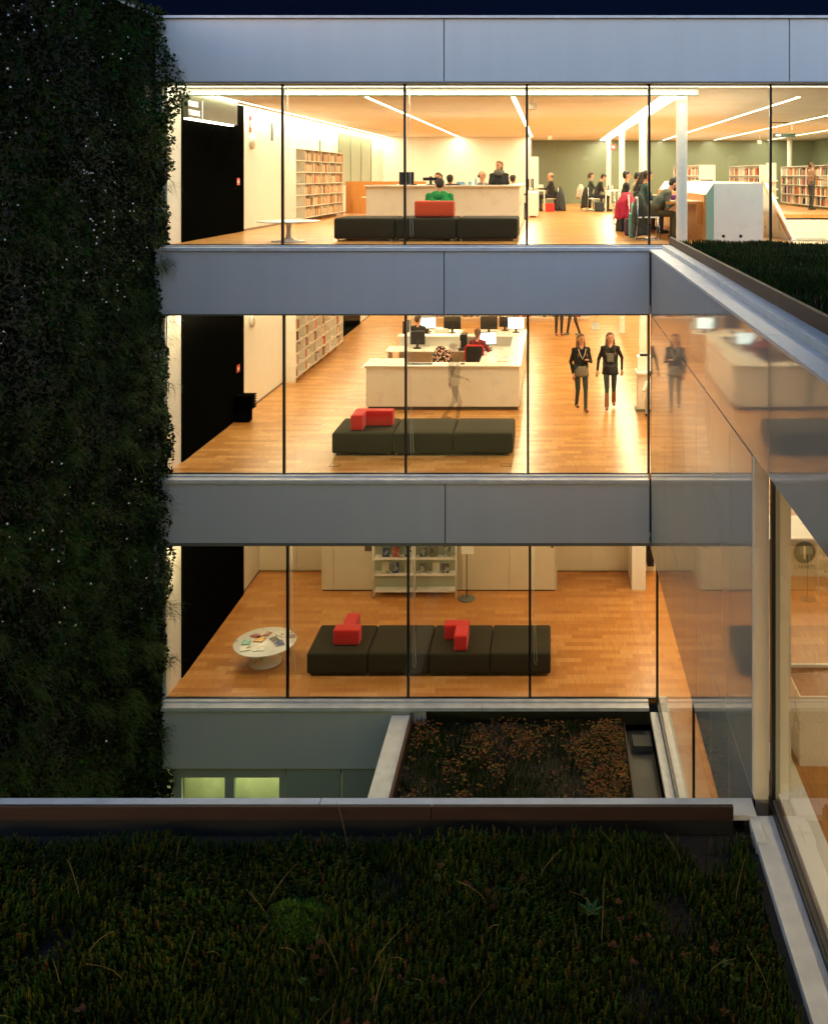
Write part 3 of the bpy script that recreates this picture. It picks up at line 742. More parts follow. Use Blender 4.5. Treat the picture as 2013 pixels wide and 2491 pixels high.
def person(label, loc, rz, pose='stand', top=(.02, .02, .022), pants=(.03, .035, .05), shoes=(.02, .02, .02), hair=(.05, .025, .012), hairstyle='short',
           lean=0, hands=None, feet=None, scale=1.0, build=1.0, headpitch=0, headyaw=0, sleeves=True, skirt=None, alpha=1, bare_head=False, jacket=None, bald=False, boots=False, vox=.014, group=None):
    """local frame: the person faces -y, +x is their left... z up; joints posed by lean (forward, towards -y)"""
    t = Vector
    P = {}
    if pose == 'sit':
        pel = t((0, 0, .54)); up = t((0, -math.sin(lean), math.cos(lean)))
        kn = [t((-.11, -.43, .50)), t((.11, -.43, .50))]; an = [t((-.12, -.42, .09)), t((.12, -.42, .09))]
    else:
        pel = t((0, 0, .92)); up = t((0, -math.sin(lean), math.cos(lean)))
        kn = [t((-.09, -.02, .50)), t((.09, -.02, .50))]; an = [t((-.09, .02, .09)), t((.09, .02, .09))]
    if feet: kn = [t(feet[0]), t(feet[2])]; an = [t(feet[1]), t(feet[3])]
    chest = pel+up*.30; sh = pel+up*.47; neck = pel+up*.56
    hd = t((0, -math.sin(lean*.6+headpitch), math.cos(lean*.6+headpitch)))
    head = neck+hd*.145
    fw = t((0, -math.cos(lean*.6+headpitch), -math.sin(lean*.6+headpitch)))
    fw = Matrix.Rotation(headyaw, 3, 'Z') @ fw
    side = t((1, 0, 0)); side_h = Matrix.Rotation(headyaw, 3, 'Z') @ side
    shl = [sh-side*.165*build, sh+side*.165*build]
    if hands is None: hands = [(-.25, -.06, .82), (.25, -.06, .82)]
    hn = [t(h) for h in hands]; el = []
    for s_, h in zip(shl, hn):
        d = h-s_; ln = min(d.length, .54); h2 = s_+d.normalized()*ln; midp = (s_+h2)/2
        bend = math.sqrt(max(0, .285**2-(ln/2)**2)); bd = t((math.copysign(.45, s_.x), .5, -.8)); bd -= d.normalized()*bd.dot(d.normalized())
        el.append(midp+bd.normalized()*bend)
    hn = [s_+(h-s_).normalized()*min((h-s_).length, .54) for s_, h in zip(shl, hn)]
    S, T_, PN, SH = 0, 1, 2, 3
    prim = []
    def cp(a, b, ra, rb, k): prim.append((t(a), t(b), ra, rb, k))
    bw = build
    for s_ in (-1, 1):
        cp(pel+side*s_*.07, pel+side*s_*.085*bw+up*.12, .105*bw, .10*bw, PN if pose != 'x' else T_)
        cp(pel+side*s_*.06+up*.06, chest+side*s_*.075*bw, .103*bw, .112*bw, T_)
        cp(chest+side*s_*.075*bw, sh+side*s_*.08, .112*bw, .085*bw, T_)
    cp(shl[0], shl[1], .066, .066, T_)
    cp(sh+up*.02, neck, .062, .052, S); cp(neck, head, .05, .07, S)
    for i in (0, 1):
        cp(shl[i], el[i], .055*bw, .042, T_ if sleeves else T_); cp(el[i], hn[i], .040, .028, T_ if sleeves else S)
        cp(hn[i], hn[i]+(hn[i]-el[i]).normalized()*.07, .03, .026, S)
        hip = pel+side*(-.09 if i == 0 else .09)
        cp(hip, kn[i], .09*bw, .058, PN); cp(kn[i], an[i], .056, .040, SH if False else PN)
        if boots: cp(kn[i].lerp(an[i], .35), an[i], .058, .054, SH)
        toe = an[i]+t((0, -.13, -.045)); cp(an[i]+t((0, .03, -.045)), toe, .043, .036, SH)
    # head
    cp(head+hd*.035-fw*.015, head+hd*.035+fw*.0, .088, .086, S); cp(head+fw*.025-hd*.05, head+fw*.03-hd*.045, .058, .052, S)
    cp(head+fw*.085+hd*.01, head+fw*.105-hd*.012, .012, .015, S)
    for s_ in (-1, 1): cp(head+side_h*s_*.082+hd*.012, head+side_h*s_*.086-hd*.018, .016, .012, S)
    mb = MB()
    for (a, b, ra, rb, k) in prim: capsule(mb, a, b, ra, rb, 12)
    me = remesh(mb, 'person', vox)
    nv = len(me.polygons); cen = np.zeros(nv*3); me.polygons.foreach_get('center', cen); cen = cen.reshape(-1, 3)
    best = np.full(nv, 1e9); idx = np.zeros(nv, int)
    for (a, b, ra, rb, k) in prim:
        A = np.array(a); D = np.array(b-a); L2_ = max(1e-9, (D*D).sum()); u = np.clip(((cen-A)@D)/L2_, 0, 1)
        dist = np.linalg.norm(cen-A-u[:, None]*D, axis=1)-(ra+(rb-ra)*u)
        if k == SH and boots: dist -= .006
        m_ = dist < best; best[m_] = dist[m_]; idx[m_] = k
    me.materials.clear()
    ms = [M['skin'], cm(top, .85, noise=.12, nscale=14), cm(pants, .85, noise=.1, nscale=14), cm(shoes, .6)]
    if alpha < 1: ms = [ghost(q, alpha) for q in ms]
    for q in ms: me.materials.append(q)
    me.polygons.foreach_set('material_index', idx.astype(np.int32)); me.polygons.foreach_set('use_smooth', np.ones(nv, bool))
    # fingers and facial features joined into the same mesh
    ex = MB()
    for i in (0, 1):
        d = (hn[i]-el[i]).normalized(); base = hn[i]+d*.075; pal = d.cross(t((0, 0, 1)));
        if pal.length < .2: pal = d.cross(t((0, 1, 0)))
        pal.normalize(); curl = d.cross(pal).normalized()
        if curl.z > 0: curl = -curl
        for j, (o_, ln) in enumerate(((-.024, .062), (-.008, .072), (.008, .068), (.023, .052))):
            p0 = base+pal*o_; p1 = p0+d*ln*.5+curl*.008; p2 = p0+d*ln*.85+curl*.026
            ex.tube([p0-d*.02, p0, p1, p2], [.0095, .0095, .0085, .007], 6, 0)
        p0 = hn[i]+d*.02+pal*(.028 if i else -.028); ex.tube([p0, p0+d*.03+pal*(.015 if i else -.015), p0+d*.055+pal*(.018 if i else -.018)], [.011, .010, .008], 6, 0)
    for s_ in (-1, 1):
        ex.sphere(head+fw*.078+side_h*s_*.031+hd*.018, .011, n=8, mi=1)
        ex.tube([head+fw*.083+side_h*s_*.018+hd*.04, head+fw*.078+side_h*s_*.045+hd*.038], .005, 5, 2)
    ex.tube([head+fw*.082-side_h*.02-hd*.045, head+fw*.088-hd*.045, head+fw*.082+side_h*.02-hd*.045], .0065, 5, 3)
    em = ex.mesh('x', [ms[0], cm((.02, .015, .01), .3), cm(hair, .7), cm((.35, .08, .06), .5)])
    import bmesh
    bm = bmesh.new(); bm.from_mesh(me); nb = len(bm.faces); bm.from_mesh(em)
    bm.faces.ensure_lookup_table(); k0 = len(me.materials); remap = {0: 0, 1: k0, 2: k0+1, 3: k0+2}
    for f in bm.faces[nb:]: f.material_index = remap[f.material_index]; f.smooth = True
    bm.to_mesh(me); bm.free()
    for q in list(em.materials)[1:]: me.materials.append(ghost(q, alpha) if alpha < 1 else q)
    body = bpy.data.objects.new('person', me); col.objects.link(body)
    body.location = loc; body.rotation_euler = (0, 0, rz); body.scale = (scale,)*3
    tag(body, label, 'person', group)
    # hair
    hb = MB(); hc = head+hd*.045-fw*.012
    hr = cm(hair, .6, noise=.25, nscale=60)
    if alpha < 1: hr = ghost(hr, alpha)
    if not bald:
        capsule(hb, hc-fw*.012+hd*.006, hc+fw*.012+hd*.012, .098, .086)
        capsule(hb, hc-fw*.03-hd*.05, hc-fw*.03, .075, .085)
    else:
        capsule(hb, hc-fw*.035-hd*.045-side_h*.05, hc-fw*.035-hd*.045+side_h*.05, .05, .05)
    if hairstyle == 'long':
        for s_ in (-1, 1):
            capsule(hb, hc+side_h*s_*.062-fw*.02, neck+side_h*s_*.085-fw*.02, .042, .038)
            capsule(hb, neck+side_h*s_*.085-fw*.02, chest+side*s_*.10+fw*.09+up*.04, .038, .022)
        capsule(hb, hc-fw*.04, sh-fw*.10-up*.10, .08, .055)
    if hairstyle == 'ponytail':
        capsule(hb, hc-fw*.10+hd*.02, hc-fw*.13-hd*.16, .035, .02)
    if hairstyle == 'bob':
        for s_ in (-1, 1): capsule(hb, hc+side_h*s_*.07-fw*.02, neck+side_h*s_*.07-fw*.02+hd*.03, .04, .03)
        capsule(hb, hc-fw*.05, neck-fw*.07+hd*.02, .075, .05)
    if not bare_head:
        hm = remesh(hb, 'hair', .012, 2)
        # keep the face clear: cut hair faces in front of the face plane
        bm = bmesh.new(); bm.from_mesh(hm)
        kill = [v for v in bm.verts if (v.co-head).dot(fw) > .05 and (v.co-head).dot(hd) < .075 and abs((v.co-head).dot(side_h)) < .062 and (v.co-head).dot(hd) > -.15]
        bmesh.ops.delete(bm, geom=kill, context='VERTS'); bm.to_mesh(hm); bm.free()
        hm.materials.clear(); hm.materials.append(hr)
        ho = bpy.data.objects.new('hair', hm); col.objects.link(ho); ho.parent = body
    if skirt:   # long shirt hem hanging over the hips
        sk = MB(); prof = [(.135, .12), (.15, .04), (.162, -.06), (.168, -.12)]
        n = 28; v = []
        for (r, z) in prof:
            for k in range(n):
                a = 2*math.pi*k/n; v.append((math.cos(a)*r*1.12*bw, pel.y+math.sin(a)*r*.8*bw, pel.z+z+.008*math.sin(5*a)))
        f = [(i*n+k, i*n+(k+1) % n, (i+1)*n+(k+1) % n, (i+1)*n+k) for i in range(3) for k in range(n)]
        sk.add(v, f, 0, True); so_ = sk.build('shirt_hem', cm(skirt, .85), body)
        sm = so_.modifiers.new('t', 'SOLIDIFY'); sm.thickness = .006
    body['_neck'] = tuple(neck); body['_chest'] = tuple(chest)
    return body
_gh = {}
def ghost(m, a):
    k = (m.name, a)
    if k not in _gh:
        q = m.copy(); q.node_tree.nodes['Principled BSDF'].inputs['Alpha'].default_value = a; _gh[k] = q
    return _gh[k]

f2, f3 = FZ[2], FZ[3]
# the two women walking towards the facade (middle storey)
wa = person('young woman in black sweater over pale shirt, left of the walking pair', (.71, 4.55, f2), R(13), top=(.006, .006, .007), pants=(.028, .045, .04), shoes=(.16, .06, .03), hair=(.13, .055, .022),
       hairstyle='long', hands=[(-.20, -.05, .84), (.09, -.25, 1.2)], feet=[(-.08, -.02, .50), (-.075, .12, .14), (.08, -.10, .51), (.07, -.14, .09)], headyaw=R(10), skirt=(.17, .15, .11), build=.97, vox=.011)
sc = MB(); sc.tube([(-.09, -.10, 1.43), (-.06, -.125, 1.32), (.0, -.135, 1.2), (.06, -.125, 1.32), (.09, -.10, 1.43)], .008, 6); sc.build('necklace_trim', cm((.7, .62, .5)), wa)
wb = person('young woman in black jacket and tan boots, right of the walking pair', (1.39, 4.75, f2), R(-2), top=(.006, .0055, .006), pants=(.028, .045, .04), shoes=(.25, .085, .025), hair=(.14, .05, .018),
       hairstyle='long', hands=[(-.31, -.10, .84), (.27, .10, .86)], feet=[(-.08, -.14, .50), (-.085, -.19, .11), (.08, .0, .50), (.085, .16, .13)], boots=True, build=1.0, skirt=(.008, .008, .009), headyaw=R(6), vox=.011)
pt = MB(); pt.rbox(-.075, .075, -.138, -.118, 1.10, 1.30, .009); pt.build('shirt_print', cm((.13, .13, .10), .7, noise=.6, nscale=40), wb)
# faint passer-by in front of the middle storey counter
person('faint blurred passer-by in dark clothes before the white counter', (-2.06, 3.3, f2), R(75), top=(.03, .03, .02), pants=(.03, .035, .03), hair=(.04, .03, .02), hands=[(-.30, -.34, 1.08), (.1, .12, .9)],
       feet=[(-.09, -.16, .52), (-.09, -.1, .10), (.09, .02, .50), (.09, .26, .16)], alpha=.20)
# seated clerk on the red chair, man at the back desk
person('clerk in dark red cardigan with ponytail at the lit monitor', (-1.90, 7.62, f2), R(172), 'sit', top=(.16, .012, .02), pants=(.02, .02, .03), hair=(.13, .045, .02), hairstyle='ponytail', hands=[(-.22, -.46, .79), (.16, -.46, .79)], lean=.12)
person('young man in black seen from behind at the left computer desk', (-3.78, 9.98, f2), R(172), 'sit', top=(.015, .015, .014), pants=(.02, .02, .03), hair=(.025, .014, .01), hands=[(-.2, -.46, .79), (.2, -.46, .79)], lean=.1, headyaw=R(-35))
# green patterned jacket and companion, mostly hidden by the fascia
person('person in bright green jacket with dark trousers, upper body hidden by the fascia', (.30, 14.7, f2), R(10), top=(.10, .42, .12), pants=(.01, .01, .012), shoes=(.30, .05, .05), build=1.25, hands=[(-.33, -.06, .86), (.33, -.06, .86)])
person('companion in black trousers and grey trainers beside the green jacket', (.78, 14.75, f2), R(-70), top=(.1, .08, .06), pants=(.015, .015, .02), shoes=(.12, .16, .12), feet=[(-.09, -.1, .52), (-.09, -.17, .09), (.09, .05, .5), (.09, .2, .09)])
# top storey
mg = person('man in green hooded sweatshirt sitting on the sofa, seen from behind', (-2.20, 1.62, f3-.13), R(180), 'sit', top=(.012, .26, .055), pants=(.03, .03, .05), hair=(.035, .02, .012), hands=[(-.14, -.40, .62), (.14, -.40, .62)], lean=.42, build=1.3, headpitch=.1, vox=.011)
hd_ = MB(); hd_.rbox(-.12, .12, -.19, -.03, .90, 1.03, .05); hd_.build('hood', cm((.012, .26, .055), .85, noise=.12, nscale=14), mg)
lg = MB(); lg.box(-.05, .05, 0, .003, -.03, -.01).box(-.02, .02, 0, .003, .005, .03); lq = lg.build('back_print', M['paper'], mg); lq.location = (0, .012, .86); lq.rotation_euler = (R(24), 0, 0)
ws = person('standing woman with grey scarf and dark coat behind the top storey counter', (-1.24, 6.0, f3-.06), R(-8), top=(.012, .012, .014), hair=(.15, .06, .022), hairstyle='bob', hands=[(-.12, -.30, 1.12), (.14, -.30, 1.12)], scale=.95, headyaw=R(-25), build=1.15)
sf = MB(); sf.lathe([(.10, 1.38), (.14, 1.41), (.145, 1.46), (.125, 1.52), (.08, 1.53), (.07, 1.46), (.10, 1.38)], n=24); sf.build('scarf', cm((.10, .10, .09), .9, noise=.3, nscale=50), ws)
person('balding clerk whose head shows over the top storey counter', (-1.62, 5.6, f3), R(60), 'sit', top=(.1, .1, .12), hair=(.05, .03, .02), bald=True, hands=[(-.2, -.4, .8), (.2, -.4, .8)], scale=1.0)
person('black haired clerk at the right end behind the top storey counter', (-1.03, 9.5, f3-.03), R(150), 'sit', top=(.03, .03, .03), hair=(.01, .008, .007), hands=[(-.2, -.4, .8), (.2, -.4, .8)], scale=.95)
person('clerk half hidden by the black screen on the top storey counter', (-2.69, 5.7, f3-.05), R(-10), 'sit', top=(.05, .04, .04), hair=(.07, .03, .015), hands=[(-.2, -.4, .8), (.2, -.4, .8)], hairstyle='bob')
person('clerk whose dark hair just tops the counter, right of the black screen', (-2.42, 5.9, f3), R(170), 'sit', top=(.05, .05, .06), hair=(.02, .012, .01), hands=[(-.2, -.4, .8), (.2, -.4, .8)], scale=.93)
person('balding man in black suit at the computer table', (.10, 16.35, f3), R(-90), 'sit', top=(.012, .012, .014), pants=(.015, .015, .017), hair=(.04, .03, .025), bald=True, hands=[(-.12, -.50, .80), (.12, -.50, .80)], lean=.12)
person('person in grey behind the balding man at the computer table', (.0, 17.2, f3), R(-90), 'sit', top=(.1, .08, .06), hair=(.02, .012, .01), hands=[(-.2, -.4, .8), (.2, -.4, .8)])
person('young man in black T-shirt bent over his notes at the far table', (1.63, 16.4, f3), R(90), 'sit', top=(.012, .013, .012), pants=(.02, .022, .03), hair=(.012, .009, .008), sleeves=False, hands=[(-.12, -.50, .80), (.12, -.50, .80)], lean=.35, headpitch=.35)
person('ponytailed woman in dark green beside the young man at the far table', (1.42, 17.3, f3), R(90), 'sit', top=(.03, .04, .03), hair=(.06, .03, .015), hairstyle='ponytail', hands=[(-.12, -.50, .80), (.12, -.50, .80)], lean=.15)
mbd = person('bearded man in grey green pullover writing at the reading table', (1.97, 1.40, f3), R(90), 'sit', top=(.075, .085, .055), pants=(.075, .055, .022), shoes=(.015, .015, .018), hair=(.025, .018, .012), hands=[(-.14, -.50, .76), (.14, -.50, .76)], lean=.70, headpitch=.25, build=1.12, vox=.010)
bn = Vector(mbd['_neck']); bh = .7*.6+.25; bd = MB(); bd.sphere(bn+Vector((0, -math.sin(bh), math.cos(bh)))*.085+Vector((0, -math.cos(bh), -math.sin(bh)))*.062, .052, .040, .05, 12); bd.build('beard', cm((.025, .018, .012), .9), mbd)
person('man in teal shirt, second in the row at the reading table', (1.97, 3.35, f3), R(90), 'sit', top=(.018, .055, .055), pants=(.03, .03, .05), hair=(.03, .018, .01), hands=[(-.14, -.48, .77), (.14, -.48, .77)], lean=.2, build=1.1, headpitch=.1)
person('long haired woman in black, third in the row at the reading table', (1.95, 4.75, f3), R(90), 'sit', top=(.012, .012, .012), hair=(.015, .01, .008), hairstyle='long', hands=[(-.14, -.48, .77), (.14, -.48, .77)], lean=.3, headpitch=.2)
person('dark haired reader in beige, fourth in the row at the reading table', (1.92, 5.9, f3), R(90), 'sit', top=(.26, .22, .15), hair=(.012, .01, .008), hands=[(-.14, -.48, .77), (.14, -.48, .77)], lean=.3, headpitch=.25)
person('reader in black, farthest in the row at the reading table', (1.9, 7.2, f3), R(90), 'sit', top=(.012, .012, .014), hair=(.012, .01, .008), hands=[(-.14, -.48, .77), (.14, -.48, .77)], lean=.12)
person('person in red and grey standing blurred before the far right bookcase', (9.55, 17.5, f3), R(100), top=(.30, .16, .10), pants=(.02, .035, .035), hair=(.05, .03, .02), hands=[(-.2, -.4, 1.1), (.2, -.4, 1.1)], alpha=.62)

# ------------------------------------------------------------------ chairs and tables on the top storey
def make_chair(label, loc, rz, seatc=None):
    t = thing('chair', label, 'chair', loc, rz, 'stackable chairs at the tables')
    sm_ = M['whitegloss'] if seatc is None else seatc
    MB().rbox(-.21, .21, -.21, .21, .43, .455, .012).build('seat', sm_, t)
    MB().rbox(-.20, .20, .195, .22, .60, .84, .012).build('backrest', sm_, t)
    for s_ in (-1, 1):
        MB().tube([(s_*.20, -.19, .43), (s_*.21, -.22, .02), (s_*.21, -.20, .012), (s_*.21, .22, .012), (s_*.21, .24, .02), (s_*.20, .2, .43), (s_*.19, .222, .80)], .011, 8).build('leg_frame', M['chrome'], t)
    return t
chairs = [((1.90, 1.40), R(90), 'white seated chair of the bearded man, nearest the glass'), ((1.90, 3.35), R(90), 'chair of the man in teal at the reading table'),
          ((1.90, 4.75), R(90), 'chair of the long haired woman at the reading table'), ((1.88, 5.9), R(90), 'chair of the reader in beige'), ((1.86, 7.2), R(90), 'chair of the farthest reader at the reading table'),
          ((.08, 16.35), R(-90), 'chair of the balding man at the computer table'), ((1.55, 16.4), R(90), 'chair of the young man in the black T-shirt'), ((1.36, 17.3), R(90), 'chair of the ponytailed woman at the far table')]
c0 = None
for (xy, rz, lab) in chairs:
    if c0 is None: c0 = make_chair(lab, (*xy, f3), rz)
    else: dup(c0, (*xy, f3), rz, lab)
# red office chair (middle storey)
t = thing('office_chair', 'black office chair with red back edge in the staff counter', 'chair', (-1.93, 7.50, f2), R(176))
MB().rbox(-.24, .24, -.24, .22, .44, .50, .02).build('seat', M['dark'], t)
MB().rbox(-.22, .22, .20, .25, .54, .98, .022).build('backrest', M['dark'], t)
MB().tube([(-.235, .235, .62), (-.235, .245, .93), (-.20, .25, 1.0), (.20, .25, 1.0), (.235, .245, .93), (.235, .235, .62)], .022, 8).build('back_frame', M['red'], t)
mm = MB(); mm.tube([(0, 0, .08), (0, 0, .44)], .025, 10)
for k in range(5): a = 2*math.pi*k/5; mm.tube([(0, 0, .09), (.28*math.cos(a), .28*math.sin(a), .05)], .018, 6)
mm.build('pedestal', M['dark'], t)

# coats draped over chair backs
def coat(name, loc, rz, w_, d_, h_, c, label, seed, bottomk=1.0, c2=None):
    rr = random.Random(seed); n = 40; rows = 14; v = []; ph = [rr.uniform(0, 6) for _ in range(5)]
    for j in range(rows+1):
        u = j/rows; z = -h_*u
        wk = (.35+.65*min(1, u*3)**.6)*(1+(bottomk-1)*u); dk = (.4+.6*min(1, u*2.5))*(1+.25*u)
        for k in range(n):
            a = 2*math.pi*k/n
            f = 1+.10*math.sin(5*a+ph[0]+u*2)*u+.07*math.sin(9*a+ph[1]-u*3)*u+.04*math.sin(14*a+ph[2]+5*u)
            v.append((math.cos(a)*w_/2*wk*f, math.sin(a)*d_/2*dk*f, z+.025*math.sin(3*a+ph[3])*u-.02*math.sin(7*a+ph[4])*u))
    f = [(j*n+(k+1) % n, j*n+k, (j+1)*n+k, (j+1)*n+(k+1) % n) for j in range(rows) for k in range(n)]
    f.append(tuple(range(n))); f.append(tuple(reversed(range(rows*n, rows*n+n))))
    m = MB(); m.add(v, f, 0, True)
    # a sleeve
    m.tube([(w_*.42, 0, -h_*.12), (w_*.55, .02, -h_*.4), (w_*.5, .03, -h_*.78)], [.06, .055, .045], 10)
    o = m.build(name, cm(c, .85, noise=.3, nscale=18, bump=.4, bscale=30)); o.location = loc; o.rotation_euler = (0, 0, rz)
    return tag(o, label, 'jacket', 'clothes hung over chair backs')
coat('jacket', (1.76, 1.45, f3+.90), R(90), .50, .27, .80, (.022, .026, .014), 'dark green jacket hung on the chair of the bearded man', 3, 1.1)
coat('jacket', (1.68, 3.7, f3+.88), R(90), .60, .42, .56, (.40, .008, .05), 'crimson jacket hung on a chair in the reading row', 5, 1.25)
coat('jacket', (1.66, 4.3, f3+.80), R(90), .40, .26, .84, (.02, .018, .02), 'long black coat below the crimson jacket', 6)
coat('jacket', (.33, 16.35, f3+.88), R(90), .50, .32, .84, (.03, .035, .04), 'dark grey coat hung behind the balding man', 8)
coat('jacket', (1.28, 16.5, f3+.85), R(90), .5, .28, .72, (.02, .024, .02), 'black coat hung behind the young man in the T-shirt', 9)
coat('jacket', (1.12, 17.3, f3+.95), R(90), .42, .26, .5, (.55, .5, .42), 'white jacket hung behind the ponytailed woman', 10)
coat('jacket', (-2.72, 6.5, f2+1.12), R(0), .40, .28, .85, (.6, .32, .28), 'pink and black floral jacket on a chair inside the staff counter', 12)
# floral pattern on that jacket
fl_m = bpy.data.materials.new('floral'); fl_m.use_nodes = True
tt = fl_m.node_tree; b = tt.nodes['Principled BSDF']; b.inputs['Roughness'].default_value = .9
vo = tt.nodes.new('ShaderNodeTexVoronoi'); vo.inputs['Scale'].default_value = 19; oc = tt.nodes.new('ShaderNodeTexCoord'); rp = tt.nodes.new('ShaderNodeValToRGB')
rp.color_ramp.interpolation = 'CONSTANT'; rp.color_ramp.elements[0].color = (.75, .30, .24, 1); rp.color_ramp.elements[1].position = .42; rp.color_ramp.elements[1].color = (.02, .012, .012, 1)
e_ = rp.color_ramp.elements.new(.2); e_.color = (.78, .5, .4, 1)
tt.links.new(oc.outputs['Object'], vo.inputs['Vector']); tt.links.new(vo.outputs['Distance'], rp.inputs[0]); tt.links.new(rp.outputs[0], b.inputs['Base Color'])
col.objects[-1].data.materials[0] = fl_m
dup(c0, (-2.72, 6.7, f2), R(180), 'white chair under the floral jacket inside the staff counter')

def table(label, loc, L_, W_, mt, legm, legs=True, rz=0):
    t = thing('table', label, 'table', loc, rz)
    bevel(MB().box(0, L_, 0, W_, .71, .74).build('tabletop', mt, t), .003)
    if legs:
        for x in (.03, L_-.03):
            for y in (.03, W_-.03): MB().box(x-.02, x+.02, y-.02, y+.02, 0, .709).build('leg', legm, t)
    return t
table('white computer table of the balding man', (-.95, 15.9, f3), .78, 1.6, M['whitegloss'], M['whitegloss'])
table('white study table of the young man beyond the columns', (1.93, 16.0, f3), 1.6, 1.8, M['whitegloss'], M['whitegloss'])
monitor((-.62, 16.0, f3+.74), R(-80), 'black monitor the balding man is facing', .42, .32)
monitor((-.80, 16.6, f3+.74), R(-75), 'second black monitor behind the one of the balding man', .40, .30)
monitor((-3.40, 5.4, f3+.74+.08), R(-10), 'black monitor standing at the left of the top storey counter', .36, .42)
monitor((-2.75, 4.78, f3+1.036), R(4), 'low black screen lying on the top storey counter', .36, .075)
m = MB(); m.box(0, .30, 0, 2.6, .05, .74); m.box(.01, .05, .02, .06, 0, .05); m.box(.25, .29, .02, .06, 0, .05); o = m.build('low_cabinet', M['whitegloss']); o.location = (-.66, 11.2, f3); tag(o, 'low white cabinet right of the top storey counter', 'cabinet')
m = MB(); m.box(0, .36, 0, .45, .02, 1.98); o = m.build('tall_cabinet', M['white']); o.location = (-.80, 19.2, f3); tag(bevel(o), 'tall white cabinet in front of the green back wall', 'cabinet')

# reading niche: wood table, wood back, sloped cream top, teal end and white stair parapet
rt = thing('reading_counter', 'long wood reading table built against the white stair parapet with teal end', 'reading table', (0, 0, 0))
bevel(B('tabletop', 2.22, 2.93, 1.10, 8.6, f3+.70, f3+.75, M['desk_wood'], rt), .004)
B('wood_back', 2.93, 2.96, .92, 8.6, f3+.002, f3+.885, M['desk_wood'], rt)
B('table_side', 2.80, 2.929, 1.10, 1.14, f3+.30, f3+.699, M['desk_wood'], rt)
m = MB()
pr = [(2.961, 0), (3.11, 0), (3.11, 1.105), (2.961, .89)]
v = [(x, .92, f3+z) for x, z in pr] + [(x, .96, f3+z) for x, z in pr]
m.add(v, [(3, 2, 1, 0), (4, 5, 6, 7), (0, 1, 5, 4), (1, 2, 6, 5), (2, 3, 7, 6), (3, 0, 4, 7)]); m.build('teal_end_panel', M['teal'], rt)
m = MB(); v = [(x, .962, f3+z) for x, z in pr] + [(x, 8.6, f3+z) for x, z in pr]
m.add(v, [(3, 2, 1, 0), (4, 5, 6, 7), (0, 1, 5, 4), (1, 2, 6, 5), (2, 3, 7, 6), (3, 0, 4, 7)]); m.build('sloped_top', M['whitegloss'], rt)
sw = thing('stairwell', 'white stair parapet with wooden handrail and pale steps going down', 'staircase', (0, 0, 0))
B('parapet', 3.112, 4.05, .93, 1.05, f3+.002, f3+1.105, M['whitegloss'], sw)
B('parapet_top', 3.112, 4.05, 1.052, 8.6, f3+.9, f3+1.105, M['whitegloss'], sw)
m = MB(); pr = [(1.0, 0), (1.0, .02), (3.4, 1.10), (13.5, 1.10), (13.5, -1.2), (1.0, -1.2)]
n = len(pr); v = [(4.58, y, f3+z) for y, z in pr] + [(4.70, y, f3+z) for y, z in pr]
m.add(v, [tuple(range(n)), tuple(reversed(range(n, 2*n)))] + [(i, n+i, n+(i+1) % n, (i+1) % n) for i in range(n)]); m.build('side_wall', M['whitegloss'], sw)
MB().tube([(4.58, 1.0, f3+.045), (4.58, 3.38, f3+1.12)], .032, 8).build('handrail', M['desk_wood'], sw)
for k in range(7):
    zt = f3-.17*(k+1); y0 = 13.58-.30*(k+1)
    B('step', 4.71, 9.6, y0, 13.60, zt-.169, zt, M['whitegloss'] if k != 0 else M['whitegloss'], sw)
B('landing', 4.71, 9.6, .92, 11.47, f3-1.26, f3-1.2, M['whitegloss'], sw)
B('side_wall', 9.601, 9.68, .92, 13.59, f3-1.2, f3-.13, M['whitegloss'], sw)
for x in (3.295, 3.625):
    m = MB(); m.tube([(x, .926, f3+.10), (x, .9299, f3+.10)], .032, 16); m.build('floor_light_hole', M['black'], sw)
# things on the counter and tables
monitor((5.55, 16.5, f3+.72), 0, 'black catalogue monitor in front of the white shelf end', .46, .30)
m = MB(); m.box(-.3, .3, -.2, .2, .68, .72); m.box(-.04, .04, -.04, .04, .02, .68); m.box(-.2, .2, -.15, .15, 0, .02); o = m.build('monitor_stand', M['whitegloss']); o.location = (5.55, 16.5, f3); tag(o, 'white stand under the catalogue monitor', 'stand')

def item(name, mb, mt, loc, label, cat, rz=0, group=None):
    o = mb.build(name, mt); o.location = loc; o.rotation_euler = (0, 0, rz); return tag(o, label, cat, group)
ct = f3+1.036
item('bottle', MB().lathe([(0, 0), (.03, 0), (.032, .12), (.012, .16), (.012, .19), (0, .19)], n=16), cm((.3, .45, .75), .2), (-1.70, 4.7, ct), 'blue water bottle on the top storey counter', 'bottle')
item('cup', MB().lathe([(0, 0), (.035, 0), (.042, .09), (.038, .09), (.032, .01), (0, .01)], n=16), M['paper'], (-1.92, 4.72, ct), 'white cup left of the blue bottle', 'cup')
item('paper_tray', MB().box(-.16, .16, -.11, .11, 0, .03), M['dark'], (-2.24, 4.75, ct), 'thin black folder lying on the top storey counter', 'folder')
item('paper_tray', MB().box(-.13, .13, -.1, .1, 0, .022), M['dark'], (-3.2, 4.75, ct), 'flat black keyboard tray at the counter left end', 'tray')
item('file_box', MB().box(-.17, .17, -.1, .1, 0, .075), cm((.2, .4, .65)), (-2.0, 4.9+.1, ct), 'light blue file lying behind the white cup', 'file')
item('keyboard', MB().box(-.22, .22, -.07, .07, 0, .02), M['dark'], (-1.75, 7.95, z2d), 'black keyboard by the clerk in dark red', 'keyboard')
item('computer_tower', MB().rbox(-.09, .09, -.2, .2, 0, .40, .008), M['dark'], (-2.30, 8.25, z2d), 'black upright computer case on the counter desk', 'computer')
